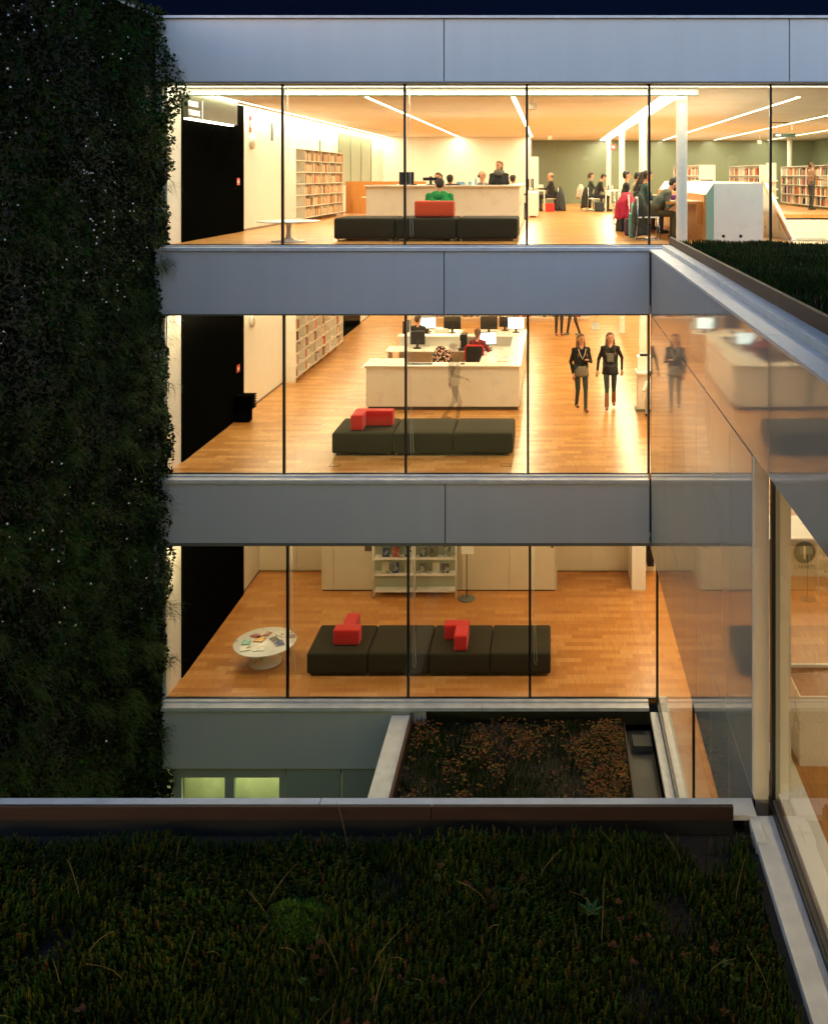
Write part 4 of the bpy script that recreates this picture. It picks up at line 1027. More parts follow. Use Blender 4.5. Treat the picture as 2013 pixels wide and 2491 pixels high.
item('telephone', MB().rbox(-.1, .1, -.1, .1, 0, .06, .01), M['dark'], (-2.32, 7.98, z2d), 'black desk telephone before the computer case', 'telephone')
item('printer', MB().rbox(-.19, .19, -.16, .16, 0, .13, .02), M['whitegloss'], (-3.2, 10.95, dz_+.74), 'small white printer on the left computer desk', 'printer')
item('paper_stack', MB().box(-.15, .15, -.11, .11, 0, .05), M['paper'], (-1.15, 6.4, z2d), 'stack of papers on the inner side desk', 'papers')
item('document_tray', MB().box(-.30, .30, -.14, .14, 0, .025), M['dark'], (-1.25, 5.6, z2d), 'flat dark tray with papers on the inner side desk', 'tray')
item('keyboard', MB().box(-.32, .30, -.08, .08, 0, .022), M['dark'], (-3.0, 4.72, f2+1.036), 'black keyboard lying on the middle storey counter', 'keyboard')
item('stapler', MB().rbox(-.05, .05, -.02, .02, 0, .035, .008), cm((.2, .2, .2)), (-2.0, 4.66, f2+1.036), 'small grey stapler at the counter edge', 'stapler')
for i, (x, y) in enumerate(((-.8, 6.9), (-.86, 7.5))):
    item('paper_sheet', MB().box(-.105, .105, -.148, .148, 0, .004), cm((.3, .5, .7)) if i == 0 else M['paper'], (x-.3, y, z2d), ('blue printed sheet' if i == 0 else 'white sheet')+' beside the clerk in dark red', 'paper', R(20))
item('bottle', MB().lathe([(0, 0), (.033, 0), (.034, .16), (.014, .2), (.014, .23), (0, .23)], n=16), cm((.16, .55, .42), .25), (1.66, 2.0, f3+.492), 'turquoise bottle standing on the bag by the green jacket', 'bottle')
m = MB(); m.rbox(-.07, .07, -.1, .1, 0, .49, .03); item('backpack', m, cm((.08, .30, .25), .8), (1.66, 2.0, f3+.002), 'turquoise backpack between the hung jackets', 'bag')
m = MB(); m.rbox(-.17, .17, -.12, .12, 0, .36, .05); item('backpack', m, cm((.05, .012, .03), .8), (1.72, 2.6, f3), 'dark purple backpack on the floor in the reading row', 'bag')
m = MB(); m.rbox(-.16, .16, -.1, .1, 0, .30, .04); item('bag', m, cm((.55, .02, .012), .7), (.0, 15.9, f3), 'bright red bag under the balding man', 'bag')
m = MB(); m.rbox(-.17, .17, -.12, .12, 0, .34, .05); item('backpack', m, cm((.02, .03, .04), .8), (1.72, 15.95, f3), 'dark blue backpack under the young man in the T-shirt', 'bag')
m = MB(); m.rbox(-.08, .08, -.07, .07, 0, .11, .03); item('pouch', m, cm((.10, .015, .14), .8), (2.50, 1.95, f3+.752), 'purple pouch on the reading table', 'pouch')
for i, (x, y, c, lab) in enumerate(((2.45, 1.5, (.7, .68, .6), 'open white notebook under the hands of the bearded man'), (2.78, 1.3, (.7, .7, .66), 'small white pad beside the front column'))):
    item('notebook', MB().box(-.1, .1, -.14, .14, 0, .014), cm(c), (x, y, f3+.752), lab, 'notebook', R(8+20*i))
for i, (x, y) in enumerate(((2.05, 16.2), (2.2, 16.3))):
    item('bottle', MB().lathe([(0, 0), (.03, 0), (.032, .14), (.012, .18), (.012, .2), (0, .2)], n=12), cm(((.05, .1, .3), (.6, .6, .6))[i], .2), (x, y, f3+.742), ('dark blue' if i == 0 else 'clear')+' bottle on the far study table', 'bottle')
item('paper_sheet', MB().rbox(-.12, .12, -.01, .01, 0, .20, .004), M['paper'], (-.35, 16.3, f3+.742), 'white paper held up at the computer table', 'paper', R(10))

# kiosk, column notices, clocks, call points, signs
t = thing('service_kiosk', 'white self-service machine at the right edge of the middle storey', 'kiosk', (2.12, 4.4, f2))
MB().box(-.17, .25, 0, .4, 0, .06).build('base', M['grey'], t)
bevel(MB().box(-.13, .2, .04, .36, .06, .86).build('cabinet', M['whitegloss'], t), .008)
bevel(MB().box(-.17, .2, -.12, .36, .87, .93).build('shelf', M['whitegloss'], t), .008)
bevel(MB().box(-.13, .2, .12, .36, .94, 1.24).build('screen_unit', M['whitegloss'], t), .008)
MB().box(-.06, .12, .14, .30, 1.243, 1.30).build('scanner', M['dark'], t)
person('person with dark hair half hidden at the self-service machine', (2.25, 3.7, f2), R(180), 'sit', top=(.6, .58, .5), pants=(.5, .48, .42), hair=(.02, .015, .012), scale=.80)
for fl, y in ((3, 4.82), (2, 4.82)):
    t = thing('wall_clock', 'round white wall clock, %s' % ('under the red alarm sign on the top storey' if fl == 3 else 'half hidden at the top of the middle storey wall'), 'clock', (XL+.001, y, FZ[fl]+2.05), R(90), 'wall clocks')
    m = MB(); m.tube([(0, 0, 0), (0, -.05, 0)], .185, 32); m.build('case', M['coping'], t)
    m = MB(); m.tube([(0, -.0505, 0), (0, -.054, 0)], .16, 32); m.build('dial', M['paper'], t)
    m = MB(); m.box(-.006, .006, -.058, -.055, -.01, .11); m.box(-.07, .01, -.061, -.0585, -.006, .006); m.build('hands', M['dark'], t)
def wallsign(x, y, z, w_, h_, c, label, c2=None, rz=R(90), cat='sign'):
    t = thing('wall_sign', label, cat, (x, y, z), rz)
    MB().box(-w_/2, w_/2, -.012, 0, -h_/2, h_/2).build('plate', cm(c, .4), t)
    if c2: MB().box(-w_*.28, w_*.28, -.014, -.0125, -h_*.2, h_*.2).build('symbol', cm(c2, .4), t)
wallsign(XL+.001, 4.72, E+1.20, .16, .38, (.60, .03, .015), 'red and white fire sign above the top storey clock', (.8, .75, .65))
wallsign(XL+.001, 6.42, E+1.10, .16, .44, (.06, .09, .04), 'green evacuation notice left of the top storey bookcase')
wallsign(XL+.001, 11.3, E+.86, .16, .44, (.06, .09, .04), 'green evacuation notice above the top storey bookcase')
for fl in (3, 2):
    wallsign(XL+.031, 3.78, FZ[fl]+1.12, .20, .16, (.42, .01, .015), 'small red alarm point on the black panel of the %s storey' % STN[fl], (.75, .7, .7))
wallsign(2.62, 22.0, E+1.2, .19, .22, (.62, .03, .015), 'red and white extinguisher sign beside the far columns', (.8, .75, .65), rz=0)

# ------------------------------------------------------------------ writing
def text_mesh(name, s, size, m, parent, loc, rot, ext=.003, align='LEFT'):
    cu = bpy.data.curves.new(name, 'FONT'); cu.body = s; cu.size = size; cu.extrude = ext; cu.align_x = align
    o = bpy.data.objects.new(name, cu); col.objects.link(o)
    dg = bpy.context.evaluated_depsgraph_get(); me = bpy.data.meshes.new_from_object(o.evaluated_get(dg))
    bpy.data.objects.remove(o); me.materials.clear(); me.materials.append(m)
    q = bpy.data.objects.new(name, me); col.objects.link(q); q.parent = parent; q.location = loc; q.rotation_euler = rot
    return q
# sign above the top storey portal
t = thing('department_sign', 'dark green lit sign reading I SOCIETATS Y SOCIEDADES above the black portal', 'sign', (XL+.032, .66, E+1.10))
B('sign_box', 0, .10, 0, 2.78, 0, .52, M['signglass'], t)
B('light_bar', .02, .12, 0, 2.5, -.035, -.003, M['lamp'], t)
for i, (s, z) in enumerate((('I SOCIETATS', .22), ('Y SOCIEDADES', .055))):
    q = text_mesh('lettering', s, .145, M['lit_letter'], t, (.103, .02, z), (R(90), 0, R(90))); q.scale = (.58, 1, 1)
B('sign_edge', .1005, .106, .72, .735, .0, .36, M['lit_letter'], t)
# desk with the round number sign inside the wing
t = thing('membership_desk', 'low pale desk with a dark green circle reading 1 inside the side wing', 'desk', (3.2, -4.3, FZ[2]))
n = 16; v = []; 
m = MB()
for i in range(n+1):
    a = i/n; x = -.75+3.6*a; y = -.10*math.sin(math.pi*a)
    v += [(x, y, .0), (x, y, .50), (x, y+.7, .50), (x, y+.7, 0)]
f = []
for i in range(n):
    for k in range(4): f.append((4*i+k, 4*(i+1)+k, 4*(i+1)+(k+1) % 4, 4*i+(k+1) % 4))
m.add(v, [tuple(reversed(q)) for q in f]); m.build('front_panel', cm((.55, .50, .36), .4), t)
m = MB(); m.box(-.76, 2.86, -.13, .72, .505, .53); m.build('desktop', M['whitegloss'], t)
m = MB(); m.tube([(.20, -.088, .33), (.20, -.094, .33)], .145, 36, smooth=False); m.build('round_emblem', cm((.075, .095, .05), .4), t)
text_mesh('numeral', '1', .26, cm((.6, .58, .4)), t, (.20, -.097, .24), (R(90), 0, 0), .002, 'CENTER')
text_mesh('lettering', 'CARNETS', .065, cm((.08, .09, .05)), t, (.20, -.097, .115), (R(90), 0, 0), .001, 'CENTER')
for k in range(2):
    m = MB(); m.box(-.42, -.28, -.07, -.064, .33-.15*k, .46-.15*k); q = m.build('notice', cm((.06, .16, .09), .4), t)
# wood lined box near the wing glass
t = thing('wooden_counter', 'wood fronted low counter with white rim just inside the side glass', 'counter', (2.28, -8.42, FZ[2]))
MB().box(0, 3.2, 0, .56, 0, .60).build('body', woodgrain('amber_wood', (.20, .075, .015), (.30, .13, .03), .3, 'Z', .5), t)
MB().box(-.015, 3.21, -.015, 0, 0, .63).box(-.015, -.001, .001, .56, 0, .63).box(0, 3.21, .545, .575, .6005, .63).build('rim', M['whitegloss'], t)

# ------------------------------------------------------------------ lowest glazed storey
f1 = FZ[1]
z1c = CZ[1]-.003
cb = thing('cupboard_wall', 'pale built-in cupboard wall behind the magazine rack of the lowest storey', 'cupboard', (0, 0, 0))
cream = mat('cupboard_cream', (.66, .60, .45), .45, noise=.04, nscale=2)
seams = [-5.17, -4.90, -3.90, -2.0, -.915, .125]
for i in range(len(seams)-1):
    bevel(B('door_panel', seams[i]+.004, seams[i+1]-.004, 4.36, 4.40, f1+.03, z1c, cream, cb), .003)
B('carcass', -5.16, .12, 4.402, 5.36, f1+.001, z1c, cream, cb)
B('plinth', -5.15, .11, 4.38, 4.401, f1+.001, f1+.029, M['dark'], cb)
B('knob', .03, .07, 4.33, 4.36, f1+.99, f1+1.03, M['dark'], cb)
bk = thing('panelled_wall', 'pale panelled wall at the back of the lowest glazed storey', 'wall', (0, 0, 0))
for (a, b) in ((XL+.002, -6.0), (-6.0, -5.17), (.125, .99), (.99, 2.3)):
    B('wall_panel', a+.004, b-.004, 5.40, 5.45, f1+.04, z1c, cream, bk)
B('backing', XL+.001, 3.2, 5.452, 5.6, f1+.001, z1c, cream, bk)
B('rail', .13, .16, 4.41, 5.39, f1, z1c, cream, bk)
pr_ = B('pillar', 1.86, 2.17, 4.40, 5.45, f1+.001, z1c, M['white']); tag(pr_, 'square cream pillar at the right of the lowest glazed storey', 'pillar'); pr_['kind'] = 'thing'
B('notice', -4.19, -4.03, 4.345, 4.358, f1+.91, f1+1.06, cm((.10, .07, .04)), cb)
# magazine rack
t = thing('magazine_rack', 'white metal magazine rack with books facing out on the lowest storey', 'rack', (-3.93, 3.98, f1))
for x in (0, .92, 1.84): MB().tube([(x, .0, 0), (x, .0, 1.66)], .016, 8).tube([(x, 0, .02), (x, .3, .02)], .014, 6).build('upright', M['whitegloss'], t)
MB().box(.0, 1.84, .26, .27, .05, 1.64).build('back', cm((.42, .46, .33), .5), t)
RKZ = [.14, .50, .86, 1.22]
for z in RKZ:
    for a in (0, .92): MB().box(a+.018, a+.902, .0, .258, z, z+.018).box(a+.018, a+.902, 0, .008, z+.018, z+.04).build('shelf', M['whitegloss'], t)
cov = [(.25, .10, .06), (.5, .03, .04), (.08, .08, .09), (.14, .11, .06), (.02, .06, .15), (.03, .05, .14), (.5, .45, .3), (.35, .06, .04), (.07, .08, .1), (.15, .15, .10), (.6, .56, .42), (.10, .05, .03), (.55, .5, .35)]
cn = ['brown', 'red and white', 'grey', 'olive', 'navy blue', 'deep blue', 'pale', 'dark red', 'slate', 'khaki', 'cream', 'chocolate brown', 'buff']
def cover_mat(c, seed):
    m = bpy.data.materials.new('book_cover'); m.use_nodes = True; tt = m.node_tree; b = tt.nodes['Principled BSDF']; b.inputs['Roughness'].default_value = .35
    o = tt.nodes.new('ShaderNodeTexCoord'); mp = tt.nodes.new('ShaderNodeMapping'); mp.inputs['Location'].default_value = (seed, seed*2.3, 0); mp.inputs['Scale'].default_value = (9, 9, 9)
    vo = tt.nodes.new('ShaderNodeTexVoronoi'); vo.inputs['Scale'].default_value = 1.4
    r = tt.nodes.new('ShaderNodeValToRGB'); r.color_ramp.interpolation = 'CONSTANT'
    r.color_ramp.elements[0].color = (*c, 1); r.color_ramp.elements[1].position = .62; r.color_ramp.elements[1].color = (*[min(1, x*.5+.25) for x in c], 1)
    e = r.color_ramp.elements.new(.82); e.color = (*[x*.3 for x in c], 1)
    tt.links.new(o.outputs['Object'], mp.inputs[0]); tt.links.new(mp.outputs[0], vo.inputs['Vector']); tt.links.new(vo.outputs['Color'], r.inputs[0]); tt.links.new(r.outputs[0], b.inputs['Base Color'])
    return m
rr = random.Random(3); k = 0
for row, z in ((2, RKZ[2]), (1, RKZ[1]), (3, RKZ[3])):
    for j, x in enumerate((.24, .50, .76, 1.10, 1.36, 1.62)):
        z_ = z+.045
        m = MB(); H = rr.uniform(.19, .235); Wd = rr.uniform(.13, .165); m.box(-Wd/2, Wd/2, 0, .014, 0, H)
        i_ = rr.randrange(len(cov)); o = m.build('book', cover_mat(cov[i_], k)); o.location = (-3.93+x+rr.uniform(-.03, .03), 3.98+.10, f1+z-.0+.024)
        o.rotation_euler = (R(-14), 0, R(rr.uniform(-4, 4)))
        tag(o, '%s book facing out, %s on the %s shelf of the magazine rack' % (cn[i_], ORD[j+1], {3: 'top', 2: 'upper middle', 1: 'lower middle'}[row]), 'book', 'books displayed on the magazine rack'); k += 1
# stand with notice
t = thing('notice_stand', 'grey stand with round base and tilted notice beside the magazine rack', 'stand', (-1.85, 3.97, f1))
MB().lathe([(0, 0), (.185, 0), (.19, .012), (.18, .024), (.02, .03), (0, .03)], n=32).build('base', cm((.14, .15, .12), .5), t)
MB().tube([(0, 0, .02), (0, 0, 1.02)], .011, 10).build('pole', M['dark'], t)
q = MB().box(-.14, .14, -.008, .008, -.02, .38).build('notice', M['paper'], t); q.location = (.02, -.01, 1.02); q.rotation_euler = (R(-18), 0, 0)
q2 = MB().box(-.05, .06, -.0105, -.0085, .15, .30).build('print', cm((.03, .03, .03)), q); q2.parent = q
# small books on the round table
tbl = [(-.22, .18, .10, (.32, .02, .02), 'dark red', -25, .22, .14), (-.03, .27, .15, (.33, .09, .05), 'rust red', 75, .15, .11), (.28, .30, .0, (.72, .70, .60), 'large white', 60, .26, .2), (-.12, -.0+.06, 0, (.70, .38, .10), 'orange and cream', 85, .22, .19),
       (.17, .05, 0, (.10, .09, .05), 'dark patterned', -50, .19, .13), (.30, -.10, 0, (.03, .07, .22), 'blue and yellow', -60, .20, .16), (-.34, -.07, 0, (.10, .42, .33), 'turquoise', 5, .15, .17), (-.28, -.32, 0, (.72, .70, .58), 'open cream', 20, .20, .16), (.0-.02, -.33, 0, (.75, .73, .62), 'wide pale', 8, .22, .16), (.47, .17, 0, (.28, .03, .03), 'dark red and white', 20, .14, .11)]
for i, (x, y, _, c, nme, rz, l_, w_) in enumerate(tbl):
    m = MB(); m.box(-l_/2, l_/2, -w_/2, w_/2, .0, .003).box(-l_/2, l_/2, -w_/2, w_/2, .017, .020).box(-l_/2+.004, l_/2-.004, -w_/2+.004, w_/2-.004, .0031, .0169, 1).box(-l_/2, -l_/2+.0038, -w_/2, w_/2, .0031, .0169)
    o = m.build('book', [cover_mat(c, i*3.7+1), M['paper']]); o.location = (-5.51+x, 1.26+y, f1+.3955); o.rotation_euler = (0, 0, R(rz)); tag(o, nme+' book lying on the round white table', 'book', 'books lying on the round table')
# stack of black baskets
def baskets(loc, n, label, rz=0):
    t = thing('basket_stack', label, 'baskets', loc, rz)
    m = MB(); m.rbox(-.17, .17, -.12, .12, 0, .30, .03); m.build('lower_basket', M['portal'], t)
    for k in range(n):
        z = .30+.055*k; q = MB()
        q.tube([(-.23, -.16, z), (.23, -.16, z), (.245, 0, z+.01), (.23, .16, z), (-.23, .16, z), (-.245, 0, z+.01), (-.23, -.16, z)], .010, 6)
        q.tube([(.22, -.08, z), (.27, -.07, z+.02), (.27, .07, z+.02), (.22, .08, z)], .008, 6)
        q.box(-.20, .20, -.14, .14, z-.012, z-.006)
        q.build('basket', M['portal'], t)
    return t
baskets((-6.70, 3.62, f2), 6, 'stack of black shopping baskets by the black portal of the middle storey')
t = thing('black_rack', 'tall black wire rack seen edge on beyond the cream pillar', 'rack', (2.28, 5.1, f1))
m = MB()
for k in range(22): m.box(0, .16, 0, .4, .25+k*.055, .27+k*.055)
m.build('trays', M['dark'], t); MB().box(.03, .13, .401, .42, 0, 1.5).build('back', M['dark'], t)
# floor sockets
for (x, lab) in ((-3.98, 'below the left end of the middle sofa'), (-.81, 'below the right end of the middle sofa')):
    o = MB().box(-.10, .10, -.08, -.07, 0, .004).box(-.10, .10, .07, .08, 0, .004).box(-.10, -.09, -.07, .07, 0, .004).box(.09, .10, -.07, .07, 0, .004).box(-.09, .09, -.07, .07, 0, .002, 1).build('floor_socket', [M['dark'], M['floor']]); o.location = (x, .48, f2+.001); tag(o, 'square floor socket with dark rim '+lab, 'floor socket')
# hanging square boxes and the hanging sign
def hang(x, y, zc, drop, s_, label, name='hanging_sign'):
    t = thing(name, label, 'sign', (x, y, zc-drop), 0)
    MB().tube([(0, 0, s_), (0, 0, drop)], .008, 8).build('rod', M['whitegloss'], t)
    pp = bevel(MB().box(-s_/2, s_/2, -.02, .02, 0, s_).build('panel', M['white'], t), .003); pp.rotation_euler = (R(-22), 0, 0)
hang(-.36, 2.7, CZ[3], .235, .15, 'small white square hanging near the top storey glass')
hang(.86, .8, CZ[2], .40, .14, 'small white square hanging over the walking women')
hang(.0, 15.2, CZ[3], .38, .14, 'small pale square hanging before the green wall near the cabinet')
hang(8.0, 19, CZ[3], .40, .15, 'small pale square hanging above the far right bookcase')
t = thing('hanging_sign', 'dark green hanging sign under the top storey ceiling above the display stand', 'sign', (7.0, 12.6, E+1.22))
MB().box(0, .70, 0, .05, 0, .12).build('panel', cm((.03, .05, .04), .3), t)
MB().tube([(.1, .02, .12), (.1, .02, .41)], .006, 6).tube([(.6, .02, .12), (.6, .02, .41)], .006, 6).build('rod', M['whitegloss'], t)
q = MB().box(.08, .24, -.004, -.001, .04, .08).build('lit_mark', M['lit_letter'], t)
o = MB().lathe([(0, 0), (.05, 0), (.06, -.03), (0, -.04)], n=16).build('smoke_detector', M['grey']); o.location = (5.6, 7.0, CZ[3]-.001); tag(o, 'small dark smoke detector on the top storey ceiling', 'smoke detector')
o = MB().box(-.3, .3, -.03, .03, -.03, 0).build('ceiling_grille', M['grey']); o.location = (6.9, 11.5, CZ[3]-.001); tag(o, 'small dark grille on the ceiling between the right lamps', 'grille')
# blind cords hanging by the mullions
def cord(x, z0, z1, label):
    m = MB(); m.tube([(x, .06, z1), (x+.008, .06, (z0+z1)/2), (x+.03, .06, z0+.05), (x+.06, .06, z0), (x+.075, .06, z0+.08), (x+.03, .06, (z0+z1)/2), (x+.015, .06, z1)], .003, 6)
    tag(m.build('blind_cord', M['whitegloss']), label, 'cord', 'blind cords beside the mullions')
cord(-4.68, f1+.28, CZ[1]-.02, 'white blind cord in the lowest storey, right of the round table')
cord(-2.50, f1+.5, CZ[1]-.02, 'white blind cord beside the middle mullion of the lowest storey')
cord(-.31, f1+.55, CZ[1]-.02, 'white blind cord beside the right mullion of the lowest storey')
cord(-2.54, f2+.25, CZ[2]-.02, 'white blind cord beside the middle mullion of the middle storey')
cord(-4.75, f3+.45, CZ[3]-.02, 'white blind cord beside the left mullion of the top storey')
cord(-2.55, f3+.12, CZ[3]-.02, 'white blind cord behind the top storey mullion at the sofa')

# ------------------------------------------------------------------ planting
def scatter(name, tv, tf, pos, X, Y, Z, scl, mats, tm=None, mi=None):
    """copies of one small template joined in one mesh; X, Y, Z are per-copy axes"""
    tv = np.array(tv, float); N = len(pos); nv = len(tv)
    sc3 = scl if scl.ndim == 2 else np.repeat(scl[:, None], 3, 1)
    V = (tv[None, :, 0, None]*X[:, None, :]*sc3[:, None, 0:1] + tv[None, :, 1, None]*Y[:, None, :]*sc3[:, None, 1:2] + tv[None, :, 2, None]*Z[:, None, :]*sc3[:, None, 2:3]) + pos[:, None, :]
    V = V.reshape(-1, 3)
    fl = np.array([i for f in tf for i in f]); ln = np.array([len(f) for f in tf])
    loops = (fl[None, :] + (np.arange(N)*nv)[:, None]).reshape(-1); sizes = np.tile(ln, N)
    me = bpy.data.meshes.new(name); me.vertices.add(len(V)); me.vertices.foreach_set('co', V.astype(np.float32).ravel())
    me.loops.add(len(loops)); me.loops.foreach_set('vertex_index', loops.astype(np.int32))
    me.polygons.add(len(sizes)); st = np.concatenate([[0], np.cumsum(sizes)[:-1]]); me.polygons.foreach_set('loop_start', st.astype(np.int32))
    try: me.polygons.foreach_set('loop_total', sizes.astype(np.int32))
    except Exception: pass
    for m_ in mats: me.materials.append(m_)
    if mi is not None: me.polygons.foreach_set('material_index', np.repeat(mi, len(tf)).astype(np.int32))
    me.update(); me.validate()
    o = bpy.data.objects.new(name, me); col.objects.link(o); return o
def nrm(a): return a/np.maximum(1e-9, np.linalg.norm(a, axis=1))[:, None]
def frames(D, spin):
    """Z axis = D, random spin"""
    ref = rng.normal(size=D.shape); Xa = nrm(np.cross(D, ref)); Ya = np.cross(D, Xa); return Xa, Ya, D
def leafmat(name, c, rough=.6):
    return mat(name, c, rough, noise=.45, nscale=3, spec=.12)
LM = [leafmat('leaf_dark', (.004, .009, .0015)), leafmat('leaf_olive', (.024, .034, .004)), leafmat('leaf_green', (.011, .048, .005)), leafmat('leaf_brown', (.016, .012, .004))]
def vnoise(u, v, s, seed):
    r_ = np.random.default_rng(seed); out_ = np.zeros_like(u)
    for k in range(6):
        a, b, p = r_.normal(size=2)*s*(1+.6*k), r_.uniform(0, 6.28), r_.uniform(.5, 1)
        out_ += p*np.sin(u*a[0]+v*a[1]+b)/(1+.45*k)
    return out_
# leafy cover of the side wall (x = -7.12, growing towards +x)
N = 120000
y = -rng.uniform(0, 1, N)**1.15*7.6+.03; z = rng.uniform(E-12.6, E+3.0, N)
zr = z-E
bulge = .13+.06*vnoise(y, zr, 1.3, 1)+.04*vnoise(y, zr, 4.5, 2)
edge = np.exp(-((y+.15)/.45)**2)
bulge += edge*(.12+.36*np.exp(-((zr-1.75)/.62)**2)+.10*np.exp(-((zr+4.6)/1.3)**2)*0+.16*np.exp(-((zr+6.7)/1.5)**2)+.05*np.sin(zr*5)-.10*np.exp(-((zr+3.9)/.9)**2)-.12*np.exp(-((zr+9.5)/1.0)**2))
bulge = np.clip(bulge, .03, .62)
x = -7.11+bulge*rng.uniform(.25, 1, N)**.6
pos = np.stack([x, y, z], 1)
D = nrm(np.stack([rng.normal(.7, .5, N), rng.normal(-.25, .6, N), rng.normal(-.2, .65, N)], 1))
X_, Y_, Z_ = frames(D, 0)
tv = [(0, 0, 0), (.42, .06, .5), (0, -.04, 1.0), (-.42, .06, .5), (0, .03, .5)]
tf = [(0, 1, 4), (1, 2, 4), (2, 3, 4), (3, 0, 4)]
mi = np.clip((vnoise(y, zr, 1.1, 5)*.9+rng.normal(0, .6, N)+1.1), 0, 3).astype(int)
size = rng.uniform(.035, .085, N)*(1+.25*vnoise(y, zr, .9, 8)*.3)
size = np.clip(size, .02, .12)
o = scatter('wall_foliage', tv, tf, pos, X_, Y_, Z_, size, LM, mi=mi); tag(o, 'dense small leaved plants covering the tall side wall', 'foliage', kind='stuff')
# hanging blades (ferns, grasses) in tufts
nT = 620; ty = -rng.uniform(0, 1, nT)**1.1*7.4; tz = rng.uniform(E-11.5, E+2.8, nT); nb_ = 26
yy = np.repeat(ty, nb_)+rng.normal(0, .05, nT*nb_); zz = np.repeat(tz, nb_)+rng.normal(0, .05, nT*nb_)
ed = np.exp(-((yy+.15)/.45)**2)
xx = -7.05+.10+ed*(.10+.24*np.exp(-((zz-E-1.75)/.62)**2))+rng.uniform(-.05, .1, nT*nb_)
ex_ = nT*nb_
D = nrm(np.stack([rng.uniform(.35, 1, ex_), rng.normal(0, .45, ex_), rng.normal(.15, .35, ex_)], 1))
Zd = D; Xs = nrm(np.cross(Zd, np.tile([0, 0, 1.0], (ex_, 1)))); Yd = np.cross(Zd, Xs)      # Yd points downwards or up
sgn = np.sign(Yd[:, 2]); Yd = -Yd*sgn[:, None]
tv = [(-.5, 0, 0), (.5, 0, 0), (.45, .06, .35), (-.45, .06, .35), (.3, .28, .68), (-.3, .28, .68), (0, .72, .92)]
tf = [(0, 1, 2, 3), (3, 2, 4, 5), (5, 4, 6)]
ln = rng.uniform(.12, .34, ex_)
scl = np.stack([rng.uniform(.006, .012, ex_), ln, ln], 1)
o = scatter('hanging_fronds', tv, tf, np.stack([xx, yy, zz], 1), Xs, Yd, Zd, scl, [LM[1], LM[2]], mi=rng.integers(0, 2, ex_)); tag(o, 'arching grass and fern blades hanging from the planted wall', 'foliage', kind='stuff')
# thin twigs sticking out past the corner
m = MB()
for (zr_, ln_) in ((-2.9, .32), (-4.3, .30), (-3.2, .22), (-.2, .35), (.15, .28), (-4.75, .26), (-6.9, .3), (-1.05, .22), (-7.6, .25), (-8.3, .26)):
    p = Vector((-6.98, -.36, E+zr_)); pts = [p]
    for k in range(5): p = p+Vector((ln_/5*random.uniform(.7, 1.1), random.uniform(-.01, .01), random.uniform(-.05, .02))); pts.append(p)
    m.tube(pts, [.004, .004, .003, .003, .002, .002], 5)
    for q in pts[2:]:
        for _ in range(2): c = q+Vector((random.uniform(-.01, .02), 0, random.uniform(-.04, .02))); m.sphere(c, .010, .008, .011, 6)
tag(m.build('twigs', LM[3]), 'thin bare twigs with buds reaching past the wall corner', 'foliage', kind='stuff')
# small white blossoms
N = 1500; y = -1.0-rng.uniform(0, 1, N)*6.2; z = rng.uniform(E-9.5, E+2.9, N)
keep = (vnoise(y, z-E, 1.2, 11)+rng.normal(0, .7, N)) > .75; keep &= rng.uniform(0, 1, N) < np.clip((z-E+9.5)/9, .12, 1)
y, z = y[keep], z[keep]; N = len(y)
pos = np.stack([-7.11+.13+rng.uniform(.05, .16, N), y, z], 1)
D = nrm(np.stack([rng.normal(1, .3, N), rng.normal(-.8, .4, N), rng.normal(.3, .4, N)], 1)); X_, Y_, Z_ = frames(D, 0)
tv = [(1, 0, .1), (.3, .3, 0), (0, 1, .1), (-.3, .3, 0), (-1, 0, .1), (-.3, -.3, 0), (0, -1, .1), (.3, -.3, 0)]
o = scatter('blossoms', tv, [(0, 1, 2, 3, 4, 5, 6, 7)], pos, X_, Y_, Z_, rng.uniform(.012, .024, N), [cm((.85, .82, .75), .6)]); tag(o, 'tiny pale blossoms dotted over the planted wall', 'blossoms', kind='stuff')

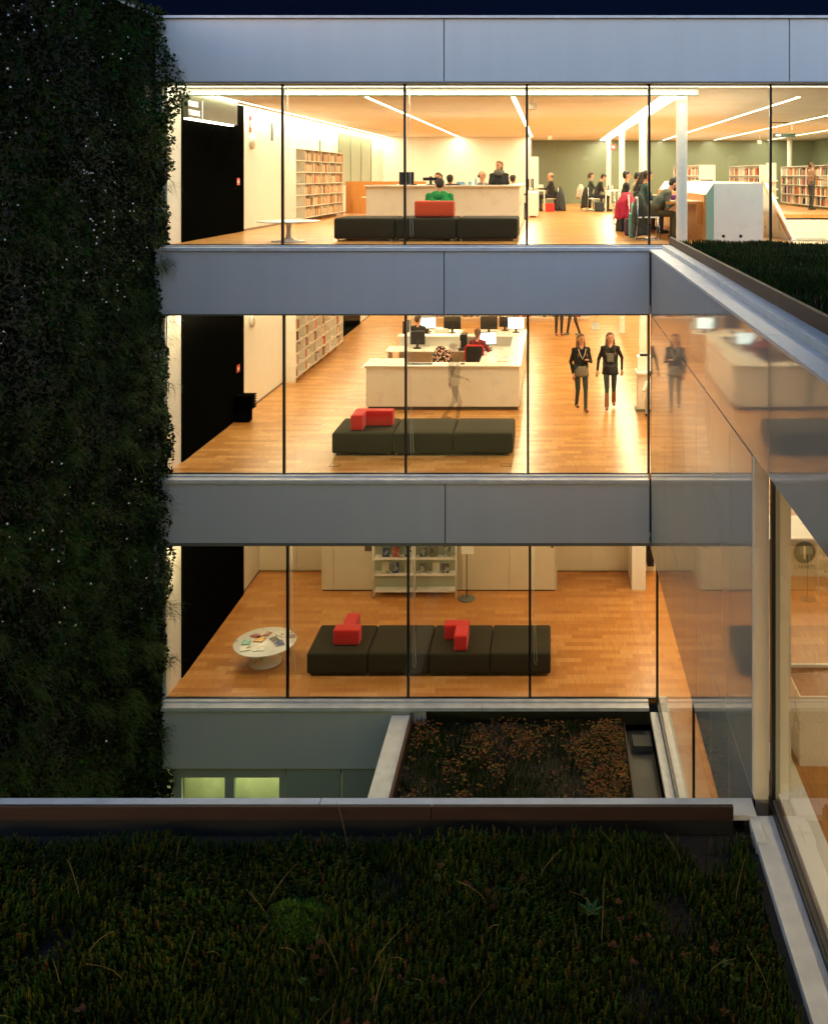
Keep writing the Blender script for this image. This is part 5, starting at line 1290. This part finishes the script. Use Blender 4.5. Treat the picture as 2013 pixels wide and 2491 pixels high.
# sedum on the roofs: stems with needle whorls
def sedum(name, x0, x1, y0, y1, z, n, hmin, hmax, mats, probs, seed, label, taperfn=None, lean=.35):
    r_ = np.random.default_rng(seed)
    X0 = r_.uniform(x0, x1, n); Y0 = r_.uniform(y0, y1, n)
    den = vnoise(X0, Y0, 2.2, seed+1)+r_.normal(0, .5, n); k = den > -1.25
    if taperfn is not None: k &= taperfn(X0, Y0)
    X0, Y0 = X0[k], Y0[k]; n = len(X0)
    hgt = r_.uniform(hmin, hmax, n)*(1+.22*vnoise(X0, Y0, 1.6, seed+2)); hgt = np.clip(hgt, hmin*.5, hmax*1.7)
    az = vnoise(X0, Y0, .9, seed+3)*1.4+r_.normal(0, .8, n); le = np.abs(r_.normal(lean, .22, n))
    D = np.stack([np.sin(le)*np.cos(az), np.sin(le)*np.sin(az), np.cos(le)], 1)
    ref = np.stack([-np.sin(az), np.cos(az), np.zeros(n)], 1); Xa = ref; Ya = np.cross(D, Xa)
    # template: curved stem strip cross plus needles
    tv = []; tf = []
    cur = lambda u: (0, .28*u*u, u)
    for ax in ((1, 0), (0, 1)):
        b0 = len(tv)
        for u, w_ in ((0, .035), (.5, .045), (.85, .05), (1.0, .012)):
            c = cur(u); tv.append((c[0]-ax[0]*w_, c[1]-ax[1]*w_, c[2])); tv.append((c[0]+ax[0]*w_, c[1]+ax[1]*w_, c[2]))
        for i in range(3): tf.append((b0+2*i, b0+2*i+1, b0+2*i+3, b0+2*i+2))
    for j in range(11):
        u = .28+.70*j/10; c = cur(u); a = j*2.4; l_ = .15*(1-.25*u); dx, dy = math.cos(a), math.sin(a); b0 = len(tv)
        tv += [(c[0]-dy*.022, c[1]+dx*.022, c[2]), (c[0]+dy*.022, c[1]-dx*.022, c[2]), (c[0]+dx*l_, c[1]+dy*l_, c[2]+.10)]; tf.append((b0, b0+1, b0+2))
    mi = r_.choice(len(mats), n, p=probs)
    pn = vnoise(X0, Y0, 1.3, seed+7); mi = np.where((pn > 1.9) & (r_.uniform(0, 1, n) < .6), len(mats)-1, mi)
    o = scatter(name, tv, tf, np.stack([X0, Y0, np.full(n, z)], 1), Xa, Ya, D, hgt, mats, mi=mi); return tag(o, label, 'ground cover', kind='stuff')
SM = [leafmat('sedum_dark', (.012, .030, .005)), leafmat('sedum_green', (.028, .060, .005)), leafmat('sedum_olive', (.070, .068, .008)), leafmat('sedum_red', (.12, .045, .016))]
sedum('sedum_cover', -9.0, 1.66, -13.0, -9.17, E-5.60, 100000, .085, .165, SM, [.34, .36, .28, .02], 40, 'shaggy dark green sedum stems covering the foreground roof', taperfn=lambda x, y: x < 1.60-.0*y, lean=.5)
m = MB()
for k in range(150):
    p = Vector((random.uniform(-8.5, 1.5), random.uniform(-12.6, -9.3), E-5.56)); a = random.uniform(0, 6.28); ln = random.uniform(.16, .34); pts = [p]
    for q in range(4): p = p+Vector((math.cos(a)*ln*.09*(q+1), math.sin(a)*ln*.09*(q+1), ln*.27)); pts.append(p)
    m.tube(pts, [.0028, .0026, .0022, .002, .0014], 4)
tag(m.build('straw_stems', leafmat('straw', (.17, .12, .04))), 'thin straw stems sticking out of the foreground planting', 'ground cover', kind='stuff')
N = 2600; px = rng.uniform(-8.5, 1.5, N); py = -9.3-rng.uniform(0, 1, N)*3.6; k = vnoise(px, py, 1.7, 150)+rng.normal(0, .35, N) > 1.25; px, py = px[k], py[k]; N = len(px); nl_ = 9
a = rng.uniform(0, 6.28, N*nl_); D = nrm(np.stack([np.cos(a), np.sin(a), rng.uniform(.2, 1.0, N*nl_)], 1)); Xs = np.stack([-np.sin(a), np.cos(a), np.zeros(N*nl_)], 1)
P_ = np.stack([np.repeat(px, nl_), np.repeat(py, nl_), np.full(N*nl_, E-5.49)+np.repeat(rng.uniform(0, .03, N), nl_)], 1)
o = scatter('stonecrop_rosettes', [(0, 0, 0), (.34, .05, .5), (0, 0, 1), (-.34, .05, .5)], [(0, 1, 2, 3)], P_, Xs, np.cross(D, Xs), D, rng.uniform(.025, .05, N*nl_), [leafmat('stonecrop_rust', (.075, .028, .010)), leafmat('stonecrop_green', (.03, .06, .010))], mi=np.repeat(rng.choice(2, N, p=[.6, .4]), nl_))
tag(o, 'reddish low rosettes in patches of the foreground planting', 'ground cover', kind='stuff')
# mound of bright moss
N = 9000; a = rng.uniform(0, 6.28, N); r_ = rng.uniform(0, 1, N)**.5*.36; r_ = r_*.8*(1+.15*np.sin(2*a)+.08*np.sin(5*a)); px, py = -1.84+r_*np.cos(a), -10.05+r_*np.sin(a)*.8
zz = E-5.55+(.13+.03*np.sin(3*a)+.02*np.sin(7*a+1))*(1-(r_/.32)**2)
D = nrm(np.stack([np.cos(a)*r_*1.5+rng.normal(0, .3, N), np.sin(a)*r_*1.5+rng.normal(0, .3, N), np.ones(N)], 1)); X_, Y_, Z_ = frames(D, 0)
o = scatter('moss_mound', [(-.3, 0, 0), (.3, 0, 0), (0, 0, 1)], [(0, 1, 2)], np.stack([px, py, zz], 1), X_, Y_, Z_, rng.uniform(.02, .045, N), [leafmat('moss_bright', (.045, .105, .014))]); tag(o, 'soft bright green moss mound on the foreground roof', 'moss', kind='stuff')
m = MB()
for k in range(7):
    a = k*.9; d = Vector((math.cos(a), math.sin(a), .35)); s_ = Vector((-math.sin(a), math.cos(a), 0)); c = Vector((.30, -9.95, E-5.50)); l_ = .10
    m.add([c, c+d*l_*.5+s_*.02, c+d*l_+Vector((0, 0, .01)), c+d*l_*.5-s_*.02], [(0, 1, 2, 3)])
tag(m.build('broad_leaf_plant', leafmat('broad_leaf', (.03, .11, .035))), 'small broad leaved plant among the sedum in front', 'plant')
# grass on the wing roof
sedum('roof_grass', 2.22, 9.5, -11.8, -.10, E-1.27, 62000, .07, .13, SM, [.5, .22, .25, .03], 60, 'short dark green plants covering the roof of the side wing', lean=.2)
# brownish planting of the lower roof: rosettes of dry leaves
sedum('dark_sedum', -2.40, 1.28, -8.6, -.34, E-9.70, 26000, .06, .12, SM, [.6, .2, .15, .05], 80, 'dark low plants covering the lower roof', lean=.4)
N = 26000; px = rng.uniform(-2.35, 1.25, N); py = -.4-rng.uniform(0, 1, N)*8.1; k = (vnoise(px, py, 1.5, 90)+rng.normal(0, .45, N)+(px-.1)*.10) > -.15; px, py = px[k], py[k]; N = len(px); nl_ = 6
pz = E-9.60+rng.uniform(0, .06, N)
a = rng.uniform(0, 6.28, N*nl_); D = nrm(np.stack([np.cos(a), np.sin(a), rng.uniform(.1, .9, N*nl_)], 1)); Xs = np.stack([-np.sin(a), np.cos(a), np.zeros(N*nl_)], 1); Yd = np.cross(D, Xs)
P_ = np.stack([np.repeat(px, nl_), np.repeat(py, nl_), np.repeat(pz, nl_)], 1)
o = scatter('dry_leaves', [(0, 0, 0), (.32, .05, .5), (0, 0, 1), (-.32, .05, .5)], [(0, 1, 2, 3)], P_, Xs, Yd, D, rng.uniform(.018, .042, N*nl_), [leafmat('dry_gold', (.16, .075, .018)), leafmat('dry_rust', (.12, .040, .018)), leafmat('dry_green', (.05, .055, .012))], mi=np.repeat(rng.choice(3, N, p=[.4, .3, .3]), nl_))
tag(o, 'golden brown leafy rosettes spread over the lower roof planting', 'ground cover', kind='stuff')
